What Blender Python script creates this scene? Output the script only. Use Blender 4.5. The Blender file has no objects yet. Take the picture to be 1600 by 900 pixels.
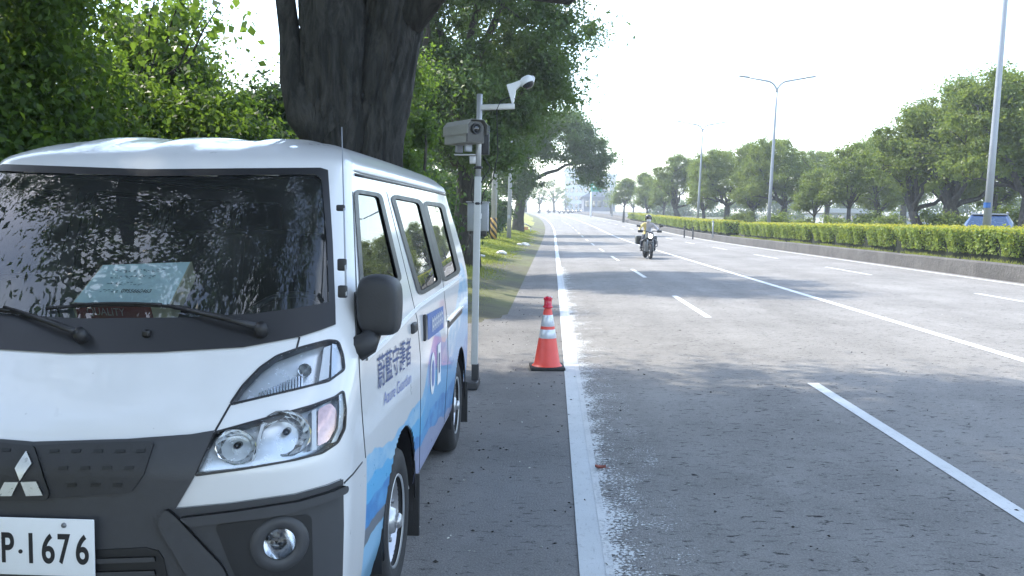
import bpy, bmesh, math, random
import numpy as np
from mathutils import Vector, Matrix, noise
from mathutils.bvhtree import BVHTree
from mathutils.geometry import delaunay_2d_cdt
PI = math.pi
scene = bpy.context.scene
COL = scene.collection
# ------------------------------------------------------------------ camera
FPX, EYE = 1400.0, 1.61                       # focal length in photo pixels (1600 wide), eye height
YAW, PITCH, ROLL = math.atan(62/1400), math.atan(108.5/1400), math.radians(.8)
fw = Vector((-math.sin(YAW)*math.cos(PITCH), math.cos(YAW)*math.cos(PITCH), -math.sin(PITCH)))
r0 = Vector((math.cos(YAW), math.sin(YAW), 0)); u0 = r0.cross(fw)
RT = r0*math.cos(ROLL)+u0*math.sin(ROLL); UP = u0*math.cos(ROLL)-r0*math.sin(ROLL)
cam = bpy.data.cameras.new('camera'); cam.sensor_width = 36; cam.lens = 36*FPX/1600
cam.clip_start = .05; cam.clip_end = 3000
camo = bpy.data.objects.new('camera', cam); COL.objects.link(camo)
M = Matrix((RT, UP, -fw)).transposed().to_4x4(); M.translation = (0, 0, EYE)
camo.matrix_world = M; scene.camera = camo
# ------------------------------------------------------------------ light
SUN_EL, SUN_AZ = math.radians(53), math.radians(-57)      # azimuth clockwise from +Y: ahead and to the left
world = bpy.data.worlds.new('World'); scene.world = world; world.use_nodes = True
wn, wl = world.node_tree.nodes, world.node_tree.links
wn.clear()
sky = wn.new('ShaderNodeTexSky'); sky.sky_type = 'NISHITA'; sky.sun_disc = False
sky.sun_elevation = SUN_EL; sky.sun_rotation = SUN_AZ % (2*PI)
sky.air_density = 1.1; sky.dust_density = .7; sky.ozone_density = .3
bgn = wn.new('ShaderNodeBackground'); bgn.inputs[1].default_value = .15
out = wn.new('ShaderNodeOutputWorld')
tc = wn.new('ShaderNodeTexCoord'); mp = wn.new('ShaderNodeMapping'); mp.inputs['Scale'].default_value = (1, 1, 2.6)
nz = wn.new('ShaderNodeTexNoise'); nz.inputs['Scale'].default_value = 2.6; nz.inputs['Detail'].default_value = 7; nz.inputs['Roughness'].default_value = .55
rmp = wn.new('ShaderNodeValToRGB'); rmp.color_ramp.elements[0].position = .5; rmp.color_ramp.elements[1].position = .68
rmp.color_ramp.elements[0].color = (.02, .02, .02, 1); rmp.color_ramp.elements[1].color = (.75, .75, .75, 1)
mx = wn.new('ShaderNodeMixRGB'); mx.inputs[2].default_value = (7.0, 7.5, 8.2, 1)
wl.new(tc.outputs['Generated'], mp.inputs[0]); wl.new(mp.outputs[0], nz.inputs[0]); wl.new(nz.outputs[0], rmp.inputs[0])
wl.new(rmp.outputs[0], mx.inputs[0]); wl.new(sky.outputs[0], mx.inputs[1]); wl.new(mx.outputs[0], bgn.inputs[0]); wl.new(bgn.outputs[0], out.inputs[0])
sl = bpy.data.lights.new('sun', 'SUN'); sl.energy = 2.0; sl.angle = math.radians(.8); sl.color = (1, .93, .82)
so = bpy.data.objects.new('sun', sl); COL.objects.link(so)
TOSUN = Vector((math.sin(SUN_AZ)*math.cos(SUN_EL), math.cos(SUN_AZ)*math.cos(SUN_EL), math.sin(SUN_EL)))
so.rotation_euler = TOSUN.to_track_quat('Z', 'Y').to_euler(); so.location = (-30, 30, 40)
vs = scene.view_settings; vs.view_transform = 'Standard'; vs.look = 'None'; vs.exposure = 1.9; vs.gamma = 1
scene.cycles.use_denoising = True; scene.cycles.max_bounces = 7; scene.cycles.diffuse_bounces = 3; scene.cycles.glossy_bounces = 3
scene.cycles.transmission_bounces = 4; scene.cycles.transparent_max_bounces = 12; scene.cycles.volume_bounces = 1
scene.cycles.sample_clamp_indirect = 6; scene.cycles.caustics_reflective = False; scene.cycles.caustics_refractive = False

# ------------------------------------------------------------------ photo pixel helpers (all points land on real surfaces)
def pray(x, y): return (fw+RT*((x-800)/FPX)-UP*((y-450)/FPX))
EYEV = Vector((0, 0, EYE))
def on_y(x, y, Y): d = pray(x, y); return EYEV+d*(Y/d.y)
def on_x(x, y, X): d = pray(x, y); return EYEV+d*(X/d.x)
def on_z(x, y, Z=0.): d = pray(x, y); return EYEV+d*((Z-EYE)/d.z)
def proj(p):
    d = Vector(p)-EYEV; z = d.dot(fw)
    return (800+FPX*d.dot(RT)/z, 450-FPX*d.dot(UP)/z)

# ------------------------------------------------------------------ materials
MATS = {}
class NT:
    def __init__(s, name):
        s.m = bpy.data.materials.new(name); s.m.use_nodes = True; s.t = s.m.node_tree; s.t.nodes.clear()
        s.o = s.t.nodes.new('ShaderNodeOutputMaterial'); MATS[name] = s.m
    def n(s, typ, **k):
        nd = s.t.nodes.new('ShaderNode'+typ)
        for a, v in k.items():
            if a.startswith('i_'):
                key = a[2:]; key = int(key) if key.isdigit() else key.replace('_', ' ')
                if isinstance(v, bpy.types.NodeSocket): s.t.links.new(v, nd.inputs[key])
                else: nd.inputs[key].default_value = v
            else: setattr(nd, a, v)
        return nd
    def math(s, op, a, b=0., c=None, clamp=False):
        k = dict(i_0=a, i_1=b)
        if c is not None: k['i_2'] = c
        nd = s.n('Math', operation=op, **k); nd.use_clamp = clamp; return nd.outputs[0]
    def mix(s, f, a, b, typ='MIX'):
        nd = s.n('MixRGB', blend_type=typ)
        for i, v in enumerate((f, a, b)):
            if isinstance(v, bpy.types.NodeSocket): s.t.links.new(v, nd.inputs[i])
            else: nd.inputs[i].default_value = v if i == 0 else (*v[:3], 1)
        return nd.outputs[0]
    def noise(s, vec, scale, detail=4, rough=.55, dist=0.):
        nd = s.n('TexNoise', i_Scale=scale, i_Detail=detail, i_Roughness=rough, i_Distortion=dist)
        if vec is not None: s.t.links.new(vec, nd.inputs['Vector'])
        return nd.outputs[0]
    def ramp(s, f, lo, hi, a=(0, 0, 0), b=(1, 1, 1)):
        nd = s.n('ValToRGB'); s.t.links.new(f, nd.inputs[0]); e = nd.color_ramp.elements
        e[0].position, e[1].position = lo, hi; e[0].color = (*a, 1); e[1].color = (*b, 1); return nd.outputs[0]
    def obj(s): return s.n('TexCoord').outputs['Object']
    def pos(s): return s.n('NewGeometry').outputs['Position']
    def bsdf(s, **k): return s.n('BsdfPrincipled', **k)
    def out(s, sh): s.t.links.new(sh, s.o.inputs[0]); return s.m
    def bump(s, h, strength, dist=.01): return s.n('Bump', i_Height=h, i_Strength=strength, i_Distance=dist).outputs[0]

def simple(name, col, rough=.6, metal=0., var=.15, nscale=9., bump=0., coat=0., spec=.5):
    t = NT(name); v = t.obj()
    f = t.noise(v, nscale, 5)
    c = t.mix(f, tuple(max(0, x*(1-var)) for x in col), tuple(min(1, x*(1+var)) for x in col))
    k = dict(i_Base_Color=c, i_Roughness=t.math('MULTIPLY_ADD', f, .25, max(.02, rough-.12)), i_Metallic=metal)
    b = t.bsdf(**k); b.inputs['Coat Weight'].default_value = coat; b.inputs['Coat Roughness'].default_value = .04
    b.inputs['Specular IOR Level'].default_value = spec
    if bump: t.t.links.new(t.bump(t.noise(v, nscale*6, 4), bump), b.inputs['Normal'])
    return t.out(b.outputs[0])

simple('white_paint', (.78, .79, .79), .35); simple('black_plastic', (.028, .029, .032), .55, bump=.08, nscale=30)
simple('bumper_plastic', (.045, .047, .052), .5, bump=.06, nscale=40)
simple('dark_trim', (.018, .018, .02), .45); simple('rubber', (.022, .022, .023), .8, bump=.15, nscale=20)
simple('chrome', (.85, .86, .87), .14, 1, var=.04); simple('reflector_silver', (.86, .88, .9), .16, .9, var=.05); simple('lamp_white', (.8, .82, .84), .2); simple('emblem_silver', (.72, .74, .76), .3, .45, coat=.4, var=.2, nscale=40); simple('lamp_inner', (.74, .78, .82), .24, .4, var=.1, nscale=30); simple('car_window', (.02, .045, .1), .25)
simple('steel_rim', (.55, .56, .58), .34, .75, nscale=20); simple('plate_white', (.75, .77, .78), .4, nscale=14, var=.06); simple('ink', (.012, .013, .016), .5)
simple('text_navy', (.05, .08, .2), .5); simple('text_blue', (.16, .2, .42), .5)
simple('seat_fabric', (.03, .032, .036), .9, bump=.2, nscale=60); simple('dash_plastic', (.035, .036, .04), .75, bump=.1, nscale=50); simple('trim_grey', (.3, .31, .32), .8)
simple('paper_green', (.74, .92, .9), .8, var=.04); simple('carton', (.55, .5, .33), .85); simple('print_red', (.2, .05, .035), .8); simple('print_pale', (.33, .3, .25), .8); simple('paper_ink', (.1, .2, .22), .8)
simple('amber_lens', (.8, .5, .46), .15, .35, coat=1, var=.3, nscale=60)
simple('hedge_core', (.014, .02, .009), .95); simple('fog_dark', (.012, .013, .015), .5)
simple('cone_red', (.78, .09, .068), .42, var=.1, nscale=12); simple('cone_band', (.66, .7, .76), .3, .25, var=.12, nscale=18); simple('lamp_red', (.62, .015, .05), .22, coat=.5)
simple('aluminium', (.5, .51, .52), .42, .6, nscale=12); simple('sleeve_pale', (.5, .51, .5), .5, .1, nscale=7); simple('camera_grey', (.27, .27, .25), .5, nscale=10); simple('camera_white', (.72, .74, .77), .35); simple('camera_face', (.03, .03, .033), .25)
simple('galv', (.34, .36, .39), .5, .4, nscale=5); simple('cabinet_grey', (.33, .36, .4), .5, .15, nscale=5); simple('pole_concrete', (.3, .3, .29), .85, nscale=6, bump=.15)
simple('sign_green', (.02, .3, .19), .4); simple('sign_blue', (.03, .12, .36), .4); simple('orange_rail', (.6, .3, .14), .5)
simple('moto_black', (.02, .021, .023), .35, coat=.3); simple('moto_grey', (.2, .21, .22), .4, .4); simple('denim', (.035, .045, .07), .85); simple('jacket_yellow', (.62, .5, .2), .75); simple('jacket_grey', (.46, .42, .42), .8); simple('skin', (.45, .27, .19), .55); simple('helmet', (.016, .016, .018), .2, coat=.6); simple('mask_white', (.7, .7, .72), .8)
simple('car_silver', (.34, .36, .39), .3, .4, coat=.5); simple('car_blue', (.03, .07, .19), .35, .1, coat=.3); simple('concrete_wall', (.42, .43, .43), .85, nscale=2); simple('building_pale', (.56, .6, .62), .8, nscale=.4, var=.08); simple('building_dark', (.14, .15, .18), .8, nscale=.5); simple('roof_sheet', (.2, .22, .28), .6); simple('scooter_white', (.7, .7, .72), .35)
simple('dry_leaf', (.33, .1, .07), .8); simple('debris_dark', (.03, .027, .024), .9); simple('debris_pale', (.5, .5, .46), .9); simple('stone_pale', (.6, .6, .58), .9, bump=.3); simple('soil', (.1, .085, .065), .95, nscale=3, bump=.4)
def m_glow(name, col, e):
    t = NT(name); b = t.bsdf(i_Base_Color=(*col, 1)); b.inputs['Emission Color'].default_value = (*col, 1); b.inputs['Emission Strength'].default_value = e; return t.out(b.outputs[0])
m_glow('headlamp_lit', (1, .97, .9), 3.0)

def m_glass(name, tint, rough=.0, ior=1.5, base=0., film=0.):
    t = NT(name); fr = t.n('Fresnel', i_IOR=ior).outputs[0]
    if base: fr = t.math('ADD', fr, base, clamp=True)
    tr = t.n('BsdfTransparent', i_Color=(*tint, 1))
    if film:
        dn = t.ramp(t.noise(t.obj(), 3, 5, .7), .35, .75, (film*.5,)*3, (film*1.4,)*3); tr = t.n('MixShader', i_0=dn, i_1=tr.outputs[0], i_2=t.n('BsdfDiffuse', i_Color=(.6, .62, .62, 1)).outputs[0])
    gl = t.n('BsdfGlossy', i_Color=(1, 1, 1, 1), i_Roughness=rough)
    return t.out(t.n('MixShader', i_0=fr, i_1=tr.outputs[0], i_2=gl.outputs[0]).outputs[0])
m_glass('windshield_glass', (.8, .86, .88), base=.02, film=.035); m_glass('side_glass', (.2, .22, .23), base=.06); m_glass('lens_clear', (.93, .95, .97), ior=1.35); m_glass('dark_glass', (.12, .14, .17), base=.04)
m_glass('building_glass', (.05, .07, .1), base=.2)

def m_leaf(name, dark, light, trans, rough=.45, tw=.42):
    t = NT(name)
    at = t.n('Attribute', attribute_name='tint').outputs['Fac']
    f = t.math('ADD', t.math('MULTIPLY', at, .75), t.math('MULTIPLY', t.noise(t.obj(), .7, 3), .35), clamp=True)
    c = t.mix(f, dark, light)
    b = t.bsdf(i_Base_Color=c, i_Roughness=rough); b.inputs['Specular IOR Level'].default_value = .35
    tl = t.n('BsdfTranslucent', i_Color=t.mix(.6, c, trans))
    return t.out(t.n('MixShader', i_0=tw, i_1=b.outputs[0], i_2=tl.outputs[0]).outputs[0])
m_leaf('leaf_camphor', (.03, .062, .018), (.085, .14, .035), (.2, .32, .06))
m_leaf('leaf_dark', (.02, .045, .015), (.05, .095, .028), (.14, .25, .05))
m_leaf('leaf_broad', (.022, .05, .014), (.065, .13, .024), (.32, .5, .05), .45, .5)
m_leaf('leaf_right', (.05, .09, .018), (.17, .22, .04), (.36, .46, .07))
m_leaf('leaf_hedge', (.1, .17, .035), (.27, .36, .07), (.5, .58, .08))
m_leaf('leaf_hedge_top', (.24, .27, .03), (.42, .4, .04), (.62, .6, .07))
m_leaf('leaf_far', (.05, .085, .035), (.1, .15, .06), (.2, .28, .09))
m_leaf('grass_blade', (.14, .19, .03), (.3, .32, .07), (.45, .5, .09), .6)

def m_bark(name, a, b, sc=1.):
    t = NT(name); v = t.n('Mapping', i_Vector=t.obj(), i_Scale=(sc, sc, sc*.28)).outputs[0]
    n1 = t.noise(v, 7, 7, .72, 1.2); n2 = t.noise(t.obj(), 2.2*sc, 3)
    c = t.mix(t.ramp(n1, .42, .62), a, b); c = t.mix(t.math('MULTIPLY', n2, .35), c, (.06, .068, .06))
    bs = t.bsdf(i_Base_Color=c, i_Roughness=.92, i_Normal=t.bump(n1, 1., .06)); return t.out(bs.outputs[0])
m_bark('bark_big', (.01, .01, .01), (.06, .056, .053)); m_bark('bark', (.035, .03, .026), (.1, .088, .075), 1.6)

def m_asphalt(name, a, b, marks, seed):
    t = NT(name); p = t.pos()
    big = t.noise(p, .35, 5, .6); mid = t.noise(p, 2.4, 5, .6); grain = t.noise(p, 95, 3, .7); grit = t.noise(p, 38, 4, .7)
    v = t.n('Mapping', i_Vector=p, i_Scale=(12, 25, 1), i_Location=(seed, seed*2, 0)).outputs[0]
    cr = t.noise(v, 1.0, 4, .72, .8)
    c = t.mix(t.ramp(mid, .3, .72), a, b)
    c = t.mix(t.ramp(big, .4, .75), c, tuple(x*1.25 for x in b))
    trk = t.noise(t.n('Mapping', i_Vector=p, i_Scale=(1.3, .03, 1), i_Location=(seed, 0, 0)).outputs[0], 1., 3, .5); c = t.mix(t.math('MULTIPLY', t.ramp(trk, .42, .62), .3), c, tuple(x*.62 for x in a))
    pat = t.noise(t.n('Mapping', i_Vector=p, i_Scale=(.5, .22, 1), i_Location=(seed, 4, 0)).outputs[0], 1.6, 6, .65, .6); c = t.mix(t.math('MULTIPLY', t.ramp(pat, .54, .62), .28), c, tuple(x*1.35 for x in b))
    c = t.mix(t.math('MULTIPLY', t.ramp(grain, .42, .72), .5), c, tuple(x*1.7 for x in b))
    c = t.mix(t.math('MULTIPLY', t.ramp(cr, .57, .67), marks), c, (.018, .018, .019))
    c = t.mix(t.math('MULTIPLY', t.ramp(grit, .62, .74), .5), c, (.025, .025, .026))
    spk = t.noise(p, 60, 2, .6); c = t.mix(t.math('MULTIPLY', t.ramp(spk, .74, .78), .8), c, (.42, .43, .43))
    h = t.math('ADD', t.math('MULTIPLY', cr, -.6), grain)
    bs = t.bsdf(i_Base_Color=c, i_Roughness=.95, i_Normal=t.bump(h, .6, .012)); bs.inputs['Specular IOR Level'].default_value = .12
    return t.out(bs.outputs[0])
m_asphalt('asphalt_road', (.17, .165, .156), (.232, .225, .214), .95, 3.1); m_asphalt('asphalt_shoulder', (.145, .141, .137), (.2, .195, .188), .6, 8.7)
m_asphalt('asphalt_far', (.1, .1, .1), (.13, .13, .13), .2, 5.)
def m_line(name, wear, col=(.62, .63, .62)):
    t = NT(name); p = t.pos(); n = t.noise(p, 26, 5, .7); g = t.noise(p, 3, 3)
    v = t.n('Mapping', i_Vector=p, i_Scale=(30, 3, 1)).outputs[0]; st = t.noise(v, 3, 4, .7)
    c = t.mix(t.math('MULTIPLY', t.ramp(g, .35, .7), .45), col, (.42, .44, .44))
    c = t.mix(t.math('MULTIPLY', t.ramp(n, .5+wear*.2, .72), wear), c, (.1, .1, .1)); c = t.mix(t.math('MULTIPLY', t.ramp(st, .58, .7), wear), c, (.16, .165, .165))
    bs = t.bsdf(i_Base_Color=c, i_Roughness=.7, i_Normal=t.bump(n, .3, .005)); return t.out(bs.outputs[0])
m_line('line_paint', .35); m_line('line_old', .45, (.55, .57, .57))
def m_spatter():
    t = NT('paint_spatter'); p = t.pos(); uv = t.n('UVMap').outputs[0]; sx = t.n('SeparateXYZ', i_0=uv).outputs[0]
    v = t.n('Mapping', i_Vector=p, i_Scale=(1.6, 1.1, 1)).outputs[0]
    edge = t.math('SUBTRACT', 1.0, sx); lob = t.noise(v, 2.2, 4, .6)
    m1 = t.math('ADD', t.math('MULTIPLY', edge, 1.25), t.math('MULTIPLY_ADD', lob, 2.4, -1.5))
    gr = t.noise(p, 55, 4, .75); fac = t.math('GREATER_THAN', t.math('ADD', m1, t.math('MULTIPLY_ADD', gr, 5., -2.5)), .6)
    bs = t.bsdf(i_Base_Color=(.62, .63, .62, 1), i_Roughness=.75)
    return t.out(t.n('MixShader', i_0=fac, i_1=t.n('BsdfTransparent').outputs[0], i_2=bs.outputs[0]).outputs[0])
m_spatter()
def m_ground(name, cols, sc):
    t = NT(name); p = t.pos(); a = t.noise(p, sc, 6, .65); b = t.noise(p, sc*9, 4, .7)
    c = t.mix(t.ramp(a, .38, .62), cols[0], cols[1]); c = t.mix(t.math('MULTIPLY', t.ramp(b, .5, .75), .7), c, cols[2])
    return t.out(t.bsdf(i_Base_Color=c, i_Roughness=.95, i_Normal=t.bump(b, .8, .05)).outputs[0])
m_ground('verge_ground', ((.17, .19, .04), (.29, .28, .075), (.25, .21, .11)), .5); m_ground('ground_dirt', ((.09, .085, .055), (.12, .13, .05), (.07, .06, .04)), .2); m_ground('kerb_concrete', ((.09, .086, .082), (.13, .124, .117), (.055, .052, .048)), 1.2)
def m_stripe():
    t = NT('stripe_sleeve'); s = t.n('SeparateXYZ', i_0=t.obj()); ang = t.math('ARCTAN2', s.outputs[1], s.outputs[0])
    w = t.math('FRACT', t.math('ADD', t.math('MULTIPLY', s.outputs[2], 2.6), t.math('MULTIPLY', ang, .55)))
    c = t.mix(t.math('GREATER_THAN', w, .5), (.02, .02, .02), (.5, .3, .08)); return t.out(t.bsdf(i_Base_Color=c, i_Roughness=.6).outputs[0])
m_stripe()
# ------------------------------------------------------------------ mesh helpers
class MB:
    def __init__(s): s.v = []; s.f = []; s.sm = []
    def add(s, vs_, fs, smooth=False):
        o = len(s.v); s.v += [tuple(v) for v in vs_]
        for f in fs: s.f.append(tuple(i+o for i in f)); s.sm.append(smooth)
        return s
    def box(s, c, size, rot=None, taper=1., bev=0.):
        x, y, z = (a/2 for a in size); c = Vector(c)
        if bev:
            b = min(bev, x*.9, y*.9, z*.9); bm = bmesh.new(); bmesh.ops.create_cube(bm, size=1)
            for v in bm.verts:
                k = taper if v.co.z > 0 else 1.; v.co = Vector((v.co.x*2*x*k, v.co.y*2*y*k, v.co.z*2*z))
            bmesh.ops.bevel(bm, geom=bm.edges[:], offset=b, segments=2, affect='EDGES', profile=.6)
            bm.verts.index_update(); V = [v.co.copy() for v in bm.verts]; Fc = [[v.index for v in f.verts] for f in bm.faces]; bm.free()
            sm = True
        else:
            V = [Vector((a*x*(taper if d > 0 else 1), b*y*(taper if d > 0 else 1), d*z)) for d in (-1, 1) for a, b in ((-1, -1), (1, -1), (1, 1), (-1, 1))]
            Fc = [(3, 2, 1, 0), (4, 5, 6, 7), (0, 1, 5, 4), (1, 2, 6, 5), (2, 3, 7, 6), (3, 0, 4, 7)]; sm = False
        if rot is not None: V = [rot @ v for v in V]
        return s.add([v+c for v in V], Fc, sm)
    def tube(s, pts, rad, n=10, cap=True, smooth=True):
        pts = [Vector(p) for p in pts]
        if not hasattr(rad, '__len__'): rad = [rad]*len(pts)
        rings = []; ref = None
        for i, p in enumerate(pts):
            d = (pts[min(i+1, len(pts)-1)]-pts[max(i-1, 0)]).normalized()
            if ref is None: ref = Vector((0, 0, 1)) if abs(d.z) < .9 else Vector((1, 0, 0))
            a = (ref-d*ref.dot(d)).normalized(); ref = a; b = d.cross(a)
            rings.append([p+(a*math.cos(t)+b*math.sin(t))*rad[i] for t in (2*PI*k/n for k in range(n))])
        V = [v for r in rings for v in r]
        Fc = [(i*n+k, i*n+(k+1) % n, (i+1)*n+(k+1) % n, (i+1)*n+k) for i in range(len(pts)-1) for k in range(n)]
        if cap: Fc += [tuple(range(n-1, -1, -1)), tuple((len(pts)-1)*n+k for k in range(n))]
        return s.add(V, Fc, smooth)
    def lathe(s, prof, n=32, mat=None, smooth=True, close=False):
        mat = mat or Matrix()
        V = [mat @ Vector((r*math.cos(2*PI*k/n), r*math.sin(2*PI*k/n), z)) for r, z in prof for k in range(n)]
        m = len(prof); Fc = [(i*n+k, i*n+(k+1) % n, (i+1)*n+(k+1) % n, (i+1)*n+k) for i in range(m-1) for k in range(n)]
        if close:
            if prof[0][0] > 1e-4: Fc.append(tuple(range(n-1, -1, -1)))
            if prof[-1][0] > 1e-4: Fc.append(tuple((m-1)*n+k for k in range(n)))
        return s.add(V, Fc, smooth)
    def prism(s, poly, d, smooth=False):           # poly: 3D loop, d: extrusion vector
        poly = [Vector(p) for p in poly]; d = Vector(d); n = len(poly)
        return s.add(poly+[p+d for p in poly], [tuple(range(n-1, -1, -1)), tuple(range(n, 2*n))]+[(i, (i+1) % n, n+(i+1) % n, n+i) for i in range(n)], smooth)
    def mesh(s, name):
        me = bpy.data.meshes.new(name); me.from_pydata(s.v, [], s.f); me.polygons.foreach_set('use_smooth', s.sm); me.update()
        bm = bmesh.new(); bm.from_mesh(me); bmesh.ops.recalc_face_normals(bm, faces=bm.faces); bm.to_mesh(me); bm.free(); return me
    def build(s, name, mat, parent=None, **k): return link(name, s.mesh(name), mat, parent, **k)
def link(name, me, mat=None, parent=None, loc=None):
    o = bpy.data.objects.new(name, me); COL.objects.link(o)
    if mat and me is not None and not me.materials: me.materials.append(MATS[mat] if isinstance(mat, str) else mat)
    if parent: o.parent = parent
    if loc is not None: o.location = loc
    return o
def tag(o, label, cat, group=None, kind=None):
    if label: o['label'] = label
    if cat: o['category'] = cat
    if group: o['group'] = group
    if kind: o['kind'] = kind
    return o
def thing(name, label, cat, loc=(0, 0, 0), rz=0, group=None):
    o = bpy.data.objects.new(name, None); COL.objects.link(o); o.location = loc; o.rotation_euler = (0, 0, rz); o.empty_display_size = .2
    return tag(o, label, cat, group)
def copy_tree(o, parent=None):
    c = o.copy(); COL.objects.link(c)
    if parent: c.parent = parent
    for ch in list(o.children): copy_tree(ch, c)
    return c
def struct(o): o['kind'] = 'structure'; return o
def rotz(a): return Matrix.Rotation(a, 3, 'Z')
def rx4(a): return Matrix.Rotation(a, 4, 'X')
def ry4(a): return Matrix.Rotation(a, 4, 'Y')

# ------------------------------------------------------------------ ground shape
def prof_z(s):
    if s < 50: return 0.
    if s < 100: return .00018*(s-50)**2
    if s < 280: return .45+.018*(s-100)
    return .45+.018*180+.36*(1-math.exp(-(s-280)/20))
def shift(s): return 0. if s < 80 else -.000225*(min(s, 420)-80)**2
def verge_edge(s): return -2.75+1.6*min(1, max(0, (s-12.3)/2.4))       # the shoulder widens into a lay-by where the van stands
def cross(u, s=50.):
    e = verge_edge(s)
    if u < -1.15:
        return min(.42, max(0., e-u)*.2)
    return .02*min(max(u, 0), 26)
def rp(u, s, dz=0.): return Vector((u+shift(s), s, prof_z(s)+cross(u, s)+dz))
ST = list(np.arange(-40, 8, 2.))+[8, 10, 11, 12, 12.6, 13.2, 13.8, 14.4, 15]+list(np.arange(16, 100, 2.))+list(np.arange(100, 300, 5.))+list(np.arange(300, 720, 30.))
def strip(name, us, mat, dz=0., s0=-40, s1=720, parent=None, hfun=None, uv=False):
    ss = [s0]+[s for s in ST if s0 < s < s1]+[s1]; n = len(us); V = []; Fc = []
    for s in ss:
        for u in us: V.append(rp(u, s, dz+(hfun(u, s) if hfun else 0)))
    for i in range(len(ss)-1):
        for k in range(n-1): Fc.append((i*n+k, i*n+k+1, (i+1)*n+k+1, (i+1)*n+k))
    me = bpy.data.meshes.new(name); me.from_pydata(V, [], Fc); me.polygons.foreach_set('use_smooth', [True]*len(Fc))
    if uv:
        l = me.uv_layers.new(name='UVMap')
        for lp in me.loops: l.data[lp.index].uv = ((lp.vertex_index % n)/(n-1), 0)
    return link(name, me, mat, parent)
# big ground sheet
gx = [-900, -500, -250, -120, -60, -30, -12, -6, -3, 0, 12, 26, 60, 120, 250, 500, 900]
struct(strip('ground', gx, 'ground_dirt', -.09, -60, 1500))
struct(strip('grass_verge', [-14, -9, -6, -4.5, -3.8, -3.2, -2.9, -2.6, -2.2, -1.8, -1.5, -1.15], 'verge_ground', 0, -20, 330, hfun=lambda u, s: -.03+.05*noise.noise((u*.8, s*.5, 0))*(1 if u < verge_edge(s)-.15 else 0)-(.04 if u > verge_edge(s)+.05 else 0)))
road = struct(strip('road', list(np.linspace(.15, 11.35, 9)), 'asphalt_road'))
struct(strip('road_shoulder', [-1.18, -.6, .15], 'asphalt_shoulder', -.001))
struct(strip('lay_by', [-2.8, -2, -1.18], 'asphalt_shoulder', -.001, -30, 13.6))
struct(strip('opposite_road', [14.7, 18, 24.6], 'asphalt_far'))
struct(strip('far_pavement', [24.6, 30, 45], 'ground_dirt', -.01))
# painted markings: parts of the road
def mark(u0, u1, s0, s1, mat='line_paint', dz=.004): strip('lane_marking', [u0, u1], mat, dz, s0, s1, road)
mark(.15, .31, -10, 330, 'line_old')
strip('worn_edge_paint', [.27, .36, .5, .75], 'paint_spatter', .006, -2, 17, road, uv=True)
strip('worn_edge_paint', [.27, .38, .6], 'paint_spatter', .006, 17, 30, road, uv=True)
for k in range(-1, 15): mark(2.5, 2.61, 4.6+10*k, 8.75+10*k)
mark(5.22, 5.36, -10, 330)
for k in range(0, 14): mark(8.85, 8.96, 15+10.4*k, 19.2+10.4*k)
mark(10.95, 11.07, 6, 330)
# median: kerb wall and planting bed
KT = .42
def kerb(name, u0, u1):
    V = []; Fc = []; ss = [s for s in ST if -10 <= s <= 330]
    pr = [(u0, -.1), (u0+.02, KT-.04), (u0+.06, KT), (u1-.03, KT), (u1, KT-.04), (u1, -.1)]
    for s in ss:
        for u, h in pr: V.append(rp(u0, s)+Vector((u-u0, 0, h+.012*noise.noise((s*.7, u, 0)))))
    n = len(pr)
    for i in range(len(ss)-1):
        for k in range(n-1): Fc.append((i*n+k, i*n+k+1, (i+1)*n+k+1, (i+1)*n+k))
    Fc.append(tuple(range(n)));
    me = bpy.data.meshes.new(name); me.from_pydata(V, [], Fc); return struct(link(name, me, 'kerb_concrete'))
kerb('median_kerb', 11.35, 11.62); kerb('median_kerb', 14.42, 14.68)
struct(strip('planting_bed', [11.6, 12.2, 13, 14.45], 'soil', KT-.1, -10, 330, hfun=lambda u, s: .05*noise.noise((u*2, s*.8, 3))))

# ------------------------------------------------------------------ foliage
def leaf_mesh(name, P, size, rng, up=.5, out=None, outw=.5, wr=.5, matname='leaf_camphor', tint=None):
    N = len(P); P = np.asarray(P, np.float64)
    nrm = rng.normal(size=(N, 3)); nrm[:, 2] = nrm[:, 2]*.8+up
    if out is not None: nrm += out*outw*1.6
    nrm /= np.linalg.norm(nrm, axis=1)[:, None]
    a = rng.normal(size=(N, 3)); a[:, 2] -= .35; a -= nrm*(a*nrm).sum(1)[:, None]; a /= np.linalg.norm(a, axis=1)[:, None]
    b = np.cross(nrm, a); L = size*(rng.uniform(.65, 1.3, N))[:, None]; W = L*wr
    V = np.empty((N, 4, 3)); V[:, 0] = P-a*L*.5; V[:, 1] = P+b*W*.5+nrm*L*.1; V[:, 2] = P+a*L*.5-nrm*L*.1; V[:, 3] = P-b*W*.5+nrm*L*.1
    me = bpy.data.meshes.new(name); me.vertices.add(N*4); me.vertices.foreach_set('co', V.reshape(-1).astype(np.float32))
    me.loops.add(N*4); me.loops.foreach_set('vertex_index', np.arange(N*4, dtype=np.int32))
    me.polygons.add(N); me.polygons.foreach_set('loop_start', np.arange(0, N*4, 4, dtype=np.int32)); me.polygons.foreach_set('loop_total', np.full(N, 4, np.int32))
    me.update(calc_edges=True)
    at = me.attributes.new('tint', 'FLOAT', 'FACE'); tv = rng.uniform(0, 1, N) if tint is None else np.clip(tint+rng.normal(0, .18, N), 0, 1)
    at.data.foreach_set('value', tv.astype(np.float32)); me.materials.append(MATS[matname]); return me
def dirnoise(rng):
    k = rng.normal(size=(5, 3))*2.2; ph = rng.uniform(0, 6.28, 5)
    return lambda d: sum(np.cos(d @ k[i]+ph[i]) for i in range(5))/5
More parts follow.
